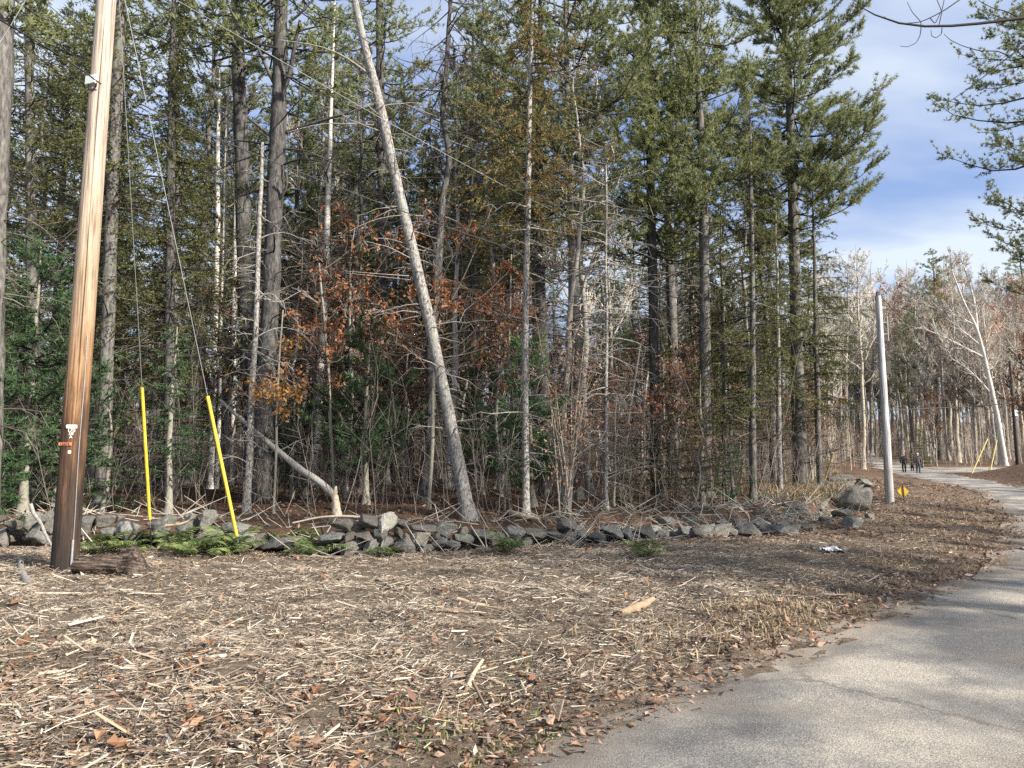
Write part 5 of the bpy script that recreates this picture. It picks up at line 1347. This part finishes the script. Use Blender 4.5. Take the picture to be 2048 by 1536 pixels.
def skin_body(name, joints, edges, parent, assign, mats, sub=2):
    bm = bmesh.new(); lay = bm.verts.layers.skin.verify()
    vs = []
    for k, (co, rx, ry_) in enumerate(joints):
        v = bm.verts.new(co); v[lay].radius = (rx, ry_); v[lay].use_root = (k == 0); vs.append(v)
    for a, b in edges: bm.edges.new((vs[a], vs[b]))
    me = bpy.data.meshes.new(name); bm.to_mesh(me); bm.free()
    tmp = bpy.data.objects.new("tmp", me); COL.objects.link(tmp)
    md = tmp.modifiers.new("s", 'SKIN'); md.branch_smoothing = 0.4
    tmp.modifiers.new("u", 'SUBSURF').levels = sub
    dg = bpy.context.evaluated_depsgraph_get()
    out = bpy.data.meshes.new_from_object(tmp.evaluated_get(dg))
    bpy.data.objects.remove(tmp)
    out.name = name
    out.materials.clear()
    for q in mats: out.materials.append(q)
    for pl in out.polygons:
        pl.use_smooth = True; pl.material_index = assign(pl.center)
    return link(name, out, parent)
def person(px, py, seed, label, jacket, pants, hair, stride, heading):
    g = ground_at(px, py); root = empty("person", g, label, "person")
    root.rotation_euler = (0, 0, heading)                       # local +y is the walking direction
    s = stride
    J = [((0, 0, 0.98), .155, .125), ((0, 0.0, 1.18), .165, .125), ((0, 0.01, 1.38), .185, .125), ((0, 0.0, 1.50), .09, .08), ((0, 0.03, 1.58), .062, .062), ((0, 0.04, 1.68), .088, .10), ((0, 0.03, 1.76), .075, .085),
         ((-.20, 0, 1.42), .085, .085), ((-.27, -.03, 1.16), .068, .068), ((-.26, .06, .93), .052, .052), ((-.245, .09, .85), .042, .042), ((.20, 0, 1.42), .085, .085), ((.27, .02, 1.16), .068, .068), ((.26, .10, .93), .052, .052), ((.245, .13, .85), .042, .042),
         ((-.10, 0, .90), .105, .11), ((-.105, .06 * s + .02, .50), .078, .08), ((-.10, -.16 * s, .09), .055, .058), ((-.105, -.05 - .14 * s + .1, .045), .045, .04), ((.10, 0, .90), .105, .11), ((.105, .12 * s + .02, .50), .078, .08), ((.10, .16 * s, .09), .055, .058), ((.105, .15 + .14 * s, .045), .045, .04)]
    E = [(0, 1), (1, 2), (2, 3), (3, 4), (4, 5), (5, 6), (2, 7), (7, 8), (8, 9), (9, 10), (2, 11), (11, 12), (12, 13), (13, 14), (0, 15), (15, 16), (16, 17), (17, 18), (0, 19), (19, 20), (20, 21), (21, 22)]
    def asg(c):
        if c.z > 1.555: return 2
        if c.z < 0.09: return 3
        if abs(c.x) > 0.19 and c.z < 0.875: return 2
        if c.z > 0.86: return 0
        return 1
    skin_body("body", J, E, root, asg, [M[jacket], M[pants], M["skin"], M["shoe"]])
    bm = bmesh.new(); bmesh.ops.create_icosphere(bm, subdivisions=3, radius=1)
    for v in bm.verts:
        k = 1 + 0.05 * mnoise.noise(v.co * 4)
        v.co = Vector((v.co.x * 0.098 * k, v.co.y * 0.108 * k, max(v.co.z, -0.75) * 0.082 * k))
    me = bpy.data.meshes.new("hair"); bm.to_mesh(me); bm.free(); me.materials.append(M[hair])
    o = link("hair", me, root, (0, 0.015, 1.755))
    mb = MB()
    for sx in (-1, 1):
        mb.stamp(OVAL_V * 0.06, OVAL_F, np.array([[0.098 * sx, 0.03, 1.655]]), np.array([[0, 1., 0]]), np.array([[0.2 * sx, 0, 1.]]), np.array([[1., 0, 0]]))
    mb.build("ears", M["skin"], root)
    return root
hd = math.atan2(-0.42, 0.9)
person(1809, 946, 1, "person in black jacket and trousers walking away on the road, left of the dog", "jacket", "trousers", "skin", 0.9, hd)
person(1837, 947, 2, "person with white hair, grey jacket and blue jeans walking away, right of the dog", "grey_jacket", "jeans", "white_hair", -0.8, hd)
g = ground_at(1825, 943)
dog = empty("dog", g, "black dog walking away between the two people", "dog"); dog.rotation_euler = (0, 0, hd)
J = [((0, -.25, .52), .105, .12), ((0, 0, .50), .10, .125), ((0, .22, .53), .115, .15), ((0, .36, .66), .08, .09), ((0, .44, .76), .085, .085), ((0, .56, .73), .05, .05), ((-.085, .24, .42), .06, .065), ((-.085, .22, .22), .036, .036), ((-.085, .24, .03), .036, .04),
     ((.085, .24, .42), .06, .065), ((.085, .30, .22), .036, .036), ((.085, .32, .03), .036, .04), ((-.085, -.24, .42), .075, .085), ((-.09, -.16, .28), .05, .05), ((-.09, -.32, .17), .032, .032), ((-.09, -.27, .03), .036, .04), ((.085, -.24, .42), .075, .085), ((.09, -.12, .28), .05, .05), ((.09, -.26, .17), .032, .032), ((.09, -.22, .03), .036, .04),
     ((0, -.38, .58), .04, .04), ((0, -.50, .66), .035, .035), ((0, -.56, .76), .02, .02), ((-.07, .42, .86), .03, .02), ((.07, .42, .86), .03, .02)]
E = [(0, 1), (1, 2), (2, 3), (3, 4), (4, 5), (2, 6), (6, 7), (7, 8), (2, 9), (9, 10), (10, 11), (0, 12), (12, 13), (13, 14), (14, 15), (0, 16), (16, 17), (17, 18), (18, 19), (0, 20), (20, 21), (21, 22), (4, 23), (4, 24)]
skin_body("body", J, E, dog, lambda c: 0, [M["dog_fur"]])

# ------------------------------------------------------------------ logs, boards, litter
def stick_thing(name, pix, r, mat, label, cat="stick", lift=0.0, group=None, ends=None, k=8):
    P = np.array([ground_at(a, b) + np.array([0, 0, r * 0.7 + lift * f]) for (a, b), f in zip(pix, np.linspace(0, 1, len(pix)))])
    o0 = P[0].copy(); n = max(8, len(P) * 3)
    Q, _ = resample(P - o0, np.ones(len(P)), n)
    rr = np.interp(np.linspace(0, 1, n), [0, .5, 1], ends or [r, r * .9, r * .6])
    mb = MB(); mb.tubes(smooth(Q)[None], (rr[:, None] * (1 + 0.12 * rsd(int(pix[0][0])).normal(size=(n, k))))[None], k)
    return tag(mb.build(name, M[mat], None, True, o0), label, cat, group)
# rotten log by the pole
M["rotten"] = bark("rotten", [(0.38, (0.012, 0.009, 0.008)), (0.5, (0.085, 0.062, 0.05)), (0.66, (0.24, 0.19, 0.155))], sc3=(1.6, 17, 17), bump=0.05)
ga, gb_ = ground_at(160, 1152), ground_at(240, 1152)
lgr = empty("rotten_log", (ga + gb_) / 2, "dark rotten furrowed log lying right of the near pole's foot", "log")
Lg = float(np.linalg.norm(gb_ - ga)); n = 22
mb = MB(); s = np.linspace(-0.5, 0.5, n); th = np.linspace(0, 2 * np.pi, 20, endpoint=False)
P = np.stack([s * Lg, 0.02 * np.sin(s * 5), 0.13 + 0.015 * np.sin(s * 7)], -1)
rr = 0.125 * (1 + 0.09 * np.sin(th * 5 + 1)[None] + 0.05 * np.sin(th * 9)[None] + 0.03 * rsd(3).normal(size=(n, 20)))
mb.tubes(P[None], rr[None], 20); o = mb.build("log_shaft", M["rotten"], lgr)
gs = ground_at(268, 1150)
st = empty("rotten_stump", gs, "dark hollow rotten stump chunk beside the rotten log", "stump")
mb = MB(); z = np.linspace(-0.05, 0.34, 10)
prof = np.interp(z, [-0.05, 0.1, 0.34], [0.24, 0.18, 0.10])
P = np.stack([-0.25 * z, 0 * z, z], -1); rr = prof[:, None] * (1 + 0.18 * np.sin(th * 3 + 2)[None] + 0.1 * rsd(4).normal(size=(10, 20)))
mb.tubes(P[None], rr[None], 20); mb.build("stump_body", M["rotten"], st)
stick_thing("broken_branch", [(60, 1008), (68, 1030), (84, 1052), (98, 1080), (104, 1096)], 0.03, "dead_wood", "grey crooked branch leaning over the wall left of the near pole", "branch")
b_ = bpy.data.objects["broken_branch"]
bp = np.array([at(61, 1008, 12.6), at(66, 1026, 12.6), at(82, 1046, 12.5), at(92, 1072, 12.3), at(106, 1096, 12.1)]); b_.location = bp[0]
mb = MB(); Q, _ = resample(bp - bp[0], np.ones(5), 16); mb.tubes(smooth(Q)[None], np.linspace(0.035, 0.018, 16)[None], 8); b_.data = mb.mesh("broken_branch", M["dead_wood"])
stick_thing("crooked_root", [(42, 1124), (40, 1140), (48, 1160), (60, 1180)], 0.035, "dead_wood", "grey crooked root end left of the near pole's foot", "branch", 0, None, [.035, .05, .03])
wp = np.array([at(332, 1052, 12.1), at(360, 1049, 12.0), at(378, 1042, 12.0), at(391, 1036, 11.95)])
mb = MB(); Q, _ = resample(wp - wp[0], np.ones(4), 12); mb.tubes(smooth(Q)[None], np.linspace(0.03, 0.014, 12)[None] * (1 + 0.1 * rsd(2).normal(size=(1, 12))), 7)
tag(mb.build("split_branch", M["fresh_wood"], None, True, wp[0]), "pale freshly split branch lying on the wall stones between the yellow guards", "branch")
wp = np.array([at(586, 1046, 12.9), at(640, 1034, 12.8), at(690, 1032, 12.7), at(735, 1036, 12.6)])
mb = MB(); Q, _ = resample(wp - wp[0], np.ones(4), 14); mb.tubes(smooth(Q)[None], np.linspace(0.016, 0.026, 14)[None], 7)
tag(mb.build("long_branch", M["pale_stick"], None, True, wp[0]), "long pale curved branch lying behind the wall left of the cream stone", "branch")
stick_thing("split_board", [(1241, 1231), (1262, 1228), (1285, 1222), (1306, 1213)], 0.035, "slab_wood", "pale split wood slab lying in the shaded chips, right of centre", "wood slab", 0.05, None, [.028, .045, .032])
stick_thing("split_board", [(1014, 1026), (1035, 1037), (1060, 1046), (1078, 1052)], 0.05, "fresh_wood", "pale split trunk piece at the foot of the slim pale trunk", "wood slab", 0.1, None, [.03, .06, .04])
for k, (pix, r, mat, lab) in enumerate([([(755, 1160), (790, 1180), (825, 1208)], .018, "pale_stick", "long pale stick pointing down right, below the wall's pale cream stone"), ([(915, 1203), (945, 1212), (978, 1216)], .024, "fresh_wood", "white split stick right of the long pale stick"),
        ([(870, 1222), (920, 1226), (975, 1236)], .022, "brown_stick", "dark stick lying just below the white split stick"), ([(933, 1390), (945, 1372), (965, 1352)], .020, "fresh_wood", "bright white splinter standing on end near the lit chips' right side"), ([(975, 1362), (1008, 1376)], .016, "fresh_wood", "white splinter lying right of the upright bright splinter"),
        ([(480, 1318), (520, 1316), (552, 1326)], .030, "brown_stick", "dark brown branch stub in the lit wood chips"), ([(400, 1322), (450, 1318), (488, 1300)], .018, "pale_stick", "pale curved stick left of the dark branch stub"), ([(388, 1384), (440, 1381), (490, 1380)], .016, "fresh_wood", "straight pale stick below the dark branch stub"),
        ([(110, 1290), (170, 1288), (212, 1298)], .016, "pale_stick", "bent pale stick in the lit chips at lower left"), ([(60, 1190), (150, 1188), (192, 1188)], .014, "pale_stick", "straight pale stick lying below the rotten log"), ([(215, 1178), (262, 1188), (330, 1190)], .013, "pale_stick", "slender pale stick right of the straight pale stick"),
        ([(50, 1395), (85, 1376), (130, 1356)], .013, "pale_stick", "slanting pale stick at lower left"), ([(340, 1235), (372, 1210), (392, 1205)], .014, "fresh_wood", "pale forked splinter in the upper lit chips"), ([(385, 1262), (412, 1244), (425, 1232)], .016, "fresh_wood", "short thick pale splinter right of the forked splinter"),
        ([(165, 1471), (185, 1482), (205, 1484)], .010, "brown_stick", "thin grey twig near the bottom left"), ([(330, 1480), (352, 1510), (400, 1536)], .016, "dead_wood", "grey curved branch end at the bottom edge"), ([(1218, 1278), (1240, 1290), (1255, 1302)], .012, "fresh_wood", "small pale splinter in the shaded chips near the road bend"),
        ([(1260, 1268), (1310, 1270), (1318, 1272)], .012, "pale_stick", "pale horizontal stick in the shaded chips"), ([(1040, 1348), (1070, 1356), (1100, 1352)], .014, "pale_stick", "pale stick near the road's leafy edge"), ([(640, 1115), (700, 1140), (720, 1150)], .016, "fresh_wood", "pale split stick just below the wall"), ([(1495, 1085), (1512, 1068), (1530, 1052)], .016, "brown_stick", "dark stake-like stick leaning on the stones at the wall's right part")]):
    stick_thing("stick", pix, r, mat, lab, "stick", 0.10 if k in (3, 20) else 0.0)
# crumpled white paper
gp = ground_at(1668, 1106)
bm = bmesh.new(); bmesh.ops.create_grid(bm, x_segments=10, y_segments=8, size=0.5)
for v in bm.verts:
    q = v.co.copy(); v.co = Vector((q.x * 0.34, q.y * 0.26, 0.05 + 0.07 * mnoise.noise(q * 3.0) + 0.04 * mnoise.noise(q * 9)))
bmesh.ops.solidify(bm, geom=list(bm.faces), thickness=0.002)
me = bpy.data.meshes.new("crumpled_paper"); bm.to_mesh(me); bm.free(); me.materials.append(M["paper"])
tag(link("crumpled_paper", me, None, gp), "crumpled white paper scrap on the shaded ground left of the road", "litter")

# ferns at the wall's foot
def frond_mesh(seed, Lf):
    rs = rsd(seed); mb = MB(); n = 18; s = np.linspace(0, 1, n)
    P = np.stack([0 * s, s * Lf * 0.85, Lf * (1.15 * s - 0.85 * s ** 2)], -1)
    mb.tubes(P[None], np.linspace(0.004, 0.001, n)[None], 3)
    i = np.arange(2, n)
    for sg_ in (-1, 1):
        O = P[i]; ln = Lf * 0.30 * np.sin(np.pi * np.clip(s[i] * 0.88 + 0.12, 0, 1)) ** 0.8 + 0.01
        D = norm(np.stack([np.full(len(i), sg_ * 1.0), np.full(len(i), 0.35), rs.normal(-0.12, 0.08, len(i))], -1)); X = norm(np.cross(D, np.array([0, 0, 1.0]))); Z = np.cross(X, D)
        mb.stamp(OVAL_V * np.array([0.55, 1, 1]), OVAL_F, O, X * ln[:, None], D * ln[:, None], Z * ln[:, None], 0)
    return mb.mesh("frond", M["fern"], False)
FR = [frond_mesh(500 + k, Lf) for k, Lf in enumerate((0.5, 0.42, 0.36))]
rs = rsd(510)
for k, (px, py) in enumerate([(215, 1092), (240, 1098), (268, 1090), (290, 1096), (318, 1092), (400, 1098), (425, 1108), (452, 1112), (470, 1106), (362, 1110), (500, 1104), (592, 1104), (612, 1092), (606, 1112), (640, 1112), (735, 1092), (765, 1116), (565, 1098), (700, 1112), (205, 1108), (345, 1100), (1020, 1104), (1295, 1112), (590, 1088), (385, 1112), (255, 1108), (435, 1096)]):
    g = ground_at(px, py)
    where = "between the near pole and the first yellow guard" if px < 330 else "around the second yellow guard's foot" if px < 540 else "at the wall's foot below the cream stone" if px < 900 else "at the wall's foot right of the leaning tree"
    f = empty("fern", g, f"green fern growing {where}", "fern", f"ferns {where}", rs.uniform(0, 6.28), rs.uniform(0.95, 1.45))
    for q in range(8):
        o = link("frond", FR[int(rs.integers(3))], f); o.rotation_euler = (rs.uniform(-0.25, 0.35), 0, q * 0.9 + rs.uniform(-0.3, 0.3)); o.scale = (rs.uniform(0.7, 1.1),) * 3

# scattered litter -----------------------------------------------------
def scatter(nwant, rs, ymin, ymax, dens_d, keep):
    X, Y_ = [], []
    got = 0
    while got < nwant:
        y = rs.uniform(ymin, ymax, 200000); x = rs.uniform(-0.76, 0.76, 200000) * (y + 1.2)
        w = np.minimum(1, (dens_d / np.maximum(y, 0.1)) ** 1.5) * (y + 1.2) / (ymax + 1.2)
        ok = rs.uniform(size=200000) < w * keep(x, y)
        X.append(x[ok]); Y_.append(y[ok]); got += int(ok.sum())
        if ok.sum() == 0: break
    x, y = np.concatenate(X)[:nwant], np.concatenate(Y_)[:nwant]
    return x, y
def clearing(x, y):
    d = wall_y(x) - y; e = xl(y) - x
    patch = 0.45 + 0.55 * sstep(-0.10, 0.12, fbm(x * 0.7, y * 0.7, 41))
    return sstep(0.0, 0.9, e) * sstep(-0.5, 1.2, d) * patch * (0.38 + 0.62 * sstep(8.0, 2.5, x - 0 * y)) * (0.4 + 0.6 * sstep(0.2, 1.6, e))
rs = rsd(600)
x, y = scatter(118000, rs, 3.0, 26, 7.0, clearing)
N = len(x); g0 = H(x, y)
az = rs.normal(0.15, 0.9, N) + 1.6 * fbm(x * 0.9, y * 0.9, 143); inc = rs.normal(0.0, 0.22, N)
Lc = np.exp(rs.normal(math.log(0.042), 0.72, N)); Lc = np.clip(Lc, 0.012, 0.30)
Wc = np.clip(np.exp(rs.normal(math.log(0.0044), 0.6, N)), 0.0015, 0.022) * (0.7 + Lc * 3)
Tc = Wc * rs.uniform(0.25, 0.8, N)
D = np.stack([np.cos(az) * np.cos(inc), np.sin(az) * np.cos(inc), np.sin(inc)], -1)
up = norm(np.stack([rs.normal(0, 0.35, N), rs.normal(0, 0.35, N), np.ones(N)], -1)); X_ = norm(np.cross(D, up)); Z_ = np.cross(X_, D)
CH_V = np.array([(-0.5, -0.5, 0), (0.5, -0.45, 0), (0.1, -0.5, 1), (-0.35, 0.5, 0), (0.3, 0.42, 0), (0, 0.46, 0.7)])
CH_F = np.array([(0, 3, 5, 2), (2, 5, 4, 1)])
mb = MB(); O = np.stack([x, y, g0 + 0.004 + np.abs(np.sin(inc)) * Lc * 0.4 + rs.uniform(0, 0.035, N)], -1)
mb.stamp(CH_V, CH_F, O, X_ * Wc[:, None], D * Lc[:, None], Z_ * Tc[:, None])
o = stuff(mb.build("wood_chips", M["chip"], None, False)); o["label"] = "pale shredded wood chips and splinters strewn over the clearing"; o["category"] = "wood chips"
def verge(x, y):
    e = xl(y) - x; d = wall_y(x) - y
    edge = sstep(-0.25, 0.15, e) * sstep(2.6, 0.7, e)
    near = 1.3 * sstep(6.2, 4.4, y + 0.15 * x)
    wallfoot = 0.55 * sstep(2.6, 0.6, d) * sstep(-0.3, 0.2, d) * sstep(-2, -5, x)
    gen = 0.14 + 0.25 * sstep(0.0, 0.16, fbm(x * 0.6, y * 0.6, 77)) + 0.75 * sstep(11, 17, y) + 0.4 * sstep(2.2, 0.5, d)
    return np.maximum(np.maximum(edge * 0.9, near * 0.85), np.maximum(wallfoot, gen)) * sstep(-0.35, 0.15, e) * sstep(-0.2, 0.3, d + 0.3)
x, y = scatter(60000, rs, 2.6, 42, 8.5, verge)
N = len(x); O = np.stack([x, y, H(x, y) + rs.uniform(0.004, 0.03, N)], -1)
D = norm(np.stack([rs.normal(size=N), rs.normal(size=N), rs.normal(0, 0.28, N)], -1))
mb = MB(); leaves(mb, rs, O, np.clip(np.exp(rs.normal(math.log(0.044), 0.45, N)), 0.015, 0.10) * (1 + np.maximum(y - 8, 0) / 32), D, flat=True, oval=True)
o = stuff(mb.build("leaf_litter", M["litter_leaf"], None, False)); o["label"] = "dry brown fallen leaves covering the clearing and road verge"; o["category"] = "leaf litter"
def woods(x, y):
    d = y - wall_y(x)
    return np.maximum(sstep(0.2, 0.8, d) * (x < xl(y) - 1.5), 0.8 * ((x > xr(y) - 0.3) & (y > 25)))
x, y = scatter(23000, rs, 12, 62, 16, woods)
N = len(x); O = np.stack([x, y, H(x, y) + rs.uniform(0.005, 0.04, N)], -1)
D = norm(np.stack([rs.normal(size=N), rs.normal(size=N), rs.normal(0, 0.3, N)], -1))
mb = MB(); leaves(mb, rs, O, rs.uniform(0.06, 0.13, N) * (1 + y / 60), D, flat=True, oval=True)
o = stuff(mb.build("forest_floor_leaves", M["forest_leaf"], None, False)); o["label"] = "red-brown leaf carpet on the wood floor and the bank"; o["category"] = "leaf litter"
# single large leaves and stones in front
OAK = MB(); OAK.stamp(LEAF_V, LEAF_F, np.zeros((1, 3)), np.array([[1., 0, 0]]), np.array([[0, 1., 0]]), np.array([[0, 0, 1.3]]))
ol = [OAK.mesh("fallen_leaf", M["fallen"], False)]
for c_ in (-1.6, 2.4):
    q = MB(); q.stamp(LEAF_V + np.array([0, 0, 0.02]) * np.arange(9)[:, None], LEAF_F, np.zeros((1, 3)), np.array([[0.9, 0, 0.1]]), np.array([[0, 1., 0.1]]), np.array([[0, 0, c_]])); ol.append(q.mesh("fallen_leaf", M["fallen"], False))
for k, (px, py) in enumerate([(48, 1210), (20, 1360), (28, 1300), (72, 1285), (222, 1332), (345, 1335), (355, 1350), (140, 1465), (210, 1475), (620, 1420), (610, 1408), (520, 1495), (640, 1500), (690, 1470), (735, 1475), (750, 1425), (755, 1440), (655, 1165), (330, 1236), (1130, 1210), (1205, 1222), (1050, 1245), (1345, 1305), (420, 1296), (640, 1380), (760, 1385), (1225, 1405), (1055, 1362), (1085, 1375), (510, 1515), (275, 1515), (30, 1475), (435, 1440), (590, 1300), (605, 1305), (880, 1190), (255, 1500), (480, 1470)]):
    g = ground_at(px, min(py, 1530)); o = link("fallen_leaf", ol[k % 3], None, g + np.array([0, 0, 0.03]))
    sz = rs.uniform(0.09, 0.14); o.scale = (sz * 1.15, sz, sz); o.rotation_euler = (rs.normal(0, 0.35), rs.normal(0, 0.35), rs.uniform(0, 6.28))
    wh = "in the lit chips at lower left" if px < 560 and py > 1190 else "in the leaf litter at the bottom centre" if py > 1370 else "in the shaded chips right of centre" if px > 1000 else "in the chips below the wall"
    tag(o, f"large orange-brown lobed leaf lying {wh}", "leaf", f"large fallen leaves {wh}")

# grass: straw tufts along the verge, green tufts
def grass(name, npt, per, hmin, hmax, keep, mat, seed, label, ymin=3, ymax=30, w=0.004, dd=7, spread=0.05):
    rs = rsd(seed); x, y = scatter(npt, rs, ymin, ymax, dd, keep)
    N = len(x) * per
    X, Y_ = np.repeat(x, per) + rs.normal(0, spread, N), np.repeat(y, per) + rs.normal(0, spread, N)
    h = rs.uniform(hmin, hmax, N); a = rs.uniform(0, 6.28, N); bend = rs.uniform(0.3, 1.6, N)
    o_ = np.stack([X, Y_, H(X, Y_) - 0.005], -1); d = np.stack([np.cos(a), np.sin(a), np.zeros(N)], -1); sd = np.stack([-np.sin(a), np.cos(a), np.zeros(N)], -1) * w * rs.uniform(0.6, 1.4, N)[:, None] * (1 + Y_ / 25)[:, None]
    m1 = o_ + d * (h * bend * 0.25)[:, None] + np.array([0, 0, 1]) * (h * 0.6)[:, None]
    m2 = o_ + d * (h * bend * 0.8)[:, None] + np.array([0, 0, 1]) * (h * (1 - 0.45 * bend))[:, None]
    V = np.stack([o_ - sd, o_ + sd, m1 + sd * 0.8, m1 - sd * 0.8, m2], 1)
    k = np.arange(N)[:, None] * 5
    mb = MB(); mb.add(V.reshape(-1, 3), np.concatenate([k + np.array([[3, 2, 4]])]), k + np.array([[0, 1, 2, 3]]))
    o = stuff(mb.build(name, M[mat], None, False)); o["label"] = label; o["category"] = "grass"
def kv(x, y):
    e = xl(y) - x
    return sstep(0.2, 0.6, e) * sstep(2.4, 0.9, e) * sstep(5.0, 7.0, y) * (0.2 + 0.8 * sstep(0, 0.12, fbm(x * 0.9, y * 0.9, 55))) + 0.006 * (e > 0.5) * (y < wall_y(x))
grass("dry_grass", 420, 8, 0.03, 0.15, kv, "straw", 700, "straw-coloured dry grass along the road verge")
def kg(x, y):
    e = xl(y) - x; d = wall_y(x) - y
    p_ = sstep(0.10, 0.2, fbm(x * 0.8, y * 0.8, 63))
    return (e > 0.2) * (d > -0.2) * p_ * (0.35 + 0.65 * sstep(2.2, 0.6, e)) + 0.6 * sstep(1.3, 0.3, d) * (d > 0) * (x < 0) * (e > 0)
grass("green_grass", 420, 7, 0.02, 0.07, kg, "green_grass", 701, "thin patches of short green grass in the clearing")
def kf(x, y):
    d = y - wall_y(x)
    return (d > 1.0) * (x < xl(y) - 1.5) * sstep(8, 2, d) * (0.3 + sstep(0, 0.1, fbm(x, y, 91))) * (x > 7)
grass("woodland_grass", 1500, 8, 0.15, 0.55, kf, "straw", 702, "tall dry grass at the wood's right end", 18, 50, 0.006, 25, 0.12)

# undergrowth: bare stems and twigs filling the wood
rs = rsd(800)
def ku(x, y):
    d = y - wall_y(x)
    return (d > 0.9) * (x < xl(y) - 4.0) * (0.4 + 0.6 * sstep(-0.05, 0.1, fbm(x * 0.5, y * 0.5, 17)))
x, y = scatter(2000, rs, 13, 64, 17, ku)
N = len(x); hh = np.clip(np.exp(rs.normal(math.log(1.5), 0.55, N)), 0.4, 5.0)
s = np.linspace(0, 1, 5)
ln = rs.normal(0, 0.16, (N, 2))
P = np.stack([x, y, H(x, y) - 0.05], -1)[:, None] + np.stack([ln[:, 0:1] * hh[:, None] * s, ln[:, 1:2] * hh[:, None] * s, hh[:, None] * s], -1)
P[:, 1:, :2] += np.cumsum(rs.normal(0, 0.035, (N, 4, 2)), 1) * hh[:, None, None]
mb = MB(); mb.tubes(P, (0.0035 + 0.0035 * hh)[:, None] * (1 - 0.75 * s)[None], 3)
Q, lq, _ = children_of(rs, P, hh, 10, 0.2, 1.0, 0.36, 0.5, 0.15, 2)
mb.tubes(Q, np.array([0.0055, 0.003])[None] * np.ones((len(Q), 1)), 3)
o = stuff(mb.build("undergrowth", M["twig"])); o["label"] = "tangle of bare brown stems and twigs filling the wood's floor"; o["category"] = "undergrowth"
# brush below the sunlit wood beyond the road
rs = rsd(820); n0 = 9000
y = rs.uniform(62, 150, n0); x = rs.uniform(0.38, 0.80, n0) * y
ok = (side_road(x, y) < -1.2) & ((x < xl(y) - 1.2) | (x > xr(y) + 1.2) | (y > 99)); x, y = x[ok][:1300], y[ok][:1300]
N = len(x); hh = np.clip(np.exp(rs.normal(math.log(3.0), 0.5, N)), 0.8, 8.0); s = np.linspace(0, 1, 3); ln = rs.normal(0, 0.12, (N, 2))
P = np.stack([x, y, H(x, y) - 0.05], -1)[:, None] + np.stack([ln[:, 0:1] * hh[:, None] * s, ln[:, 1:2] * hh[:, None] * s, hh[:, None] * s], -1)
mb = MB(); mb.tubes(P, (0.006 + 0.004 * hh)[:, None] * (1 - 0.75 * s)[None], 3)
Q, lq, _ = children_of(rs, P, hh, 11, 0.2, 1.0, 0.36, 0.45, 0.25, 2)
mb.tubes(Q, np.array([0.013, 0.007])[None] * np.ones((len(Q), 1)), 3)
o = stuff(mb.build("hillside_brush", M["brush_twig"])); o["label"] = "bare tan brush and saplings below the sunlit wood beyond the road"; o["category"] = "undergrowth"
# fallen brush and cut stubble along the top of the wall
x, y = scatter(1500, rs, 11.5, 30, 16, lambda x, y: (np.abs(y - wall_y(x) - 0.7) < 1.1) * (x < xl(y) - 2) * (0.3 + 0.7 * (x > 0)))
N = len(x); az = rs.uniform(0, 6.28, N); inc = np.abs(rs.normal(0.25, 0.35, N)); L_ = rs.uniform(0.15, 0.9, N)
D = np.stack([np.cos(az) * np.cos(inc), np.sin(az) * np.cos(inc), np.sin(inc)], -1); o_ = np.stack([x, y, H(x, y) + 0.01], -1)
P = o_[:, None] + D[:, None] * (np.array([0, .5, 1])[None, :, None] * L_[:, None, None])
mb = MB(); mb.tubes(P, np.array([0.010, 0.008, 0.004])[None] * rs.uniform(0.5, 1.4, (N, 1)), 4)
o = stuff(mb.build("brushwood", M["pale_twig"])); o["label"] = "cut pale brushwood strewn along the wall and wood edge"; o["category"] = "brushwood"

# tell alike things apart by their order across the photo
bpy.context.view_layer.update()
ORD = "leftmost second third fourth fifth sixth seventh eighth ninth tenth eleventh twelfth thirteenth fourteenth fifteenth sixteenth seventeenth eighteenth nineteenth twentieth".split()
byg = {}
for o in bpy.data.objects:
    if o.parent is None and "group" in o.keys(): byg.setdefault(o["group"], []).append(o)
for gname, mem in byg.items():
    if len(mem) < 2 or len(mem) > 20 or "right of the view" in gname: continue
    mem.sort(key=lambda o: project(o.location)[0])
    for k, o in enumerate(mem):
        o["label"] = o["label"] + (", leftmost" if k == 0 else f", {ORD[k]} from left")
for rt in (pines + spruces + snags + bares + birches + oaks):
    if rt.name not in used:
        for ch in list(rt.children): bpy.data.objects.remove(ch)
        bpy.data.objects.remove(rt)
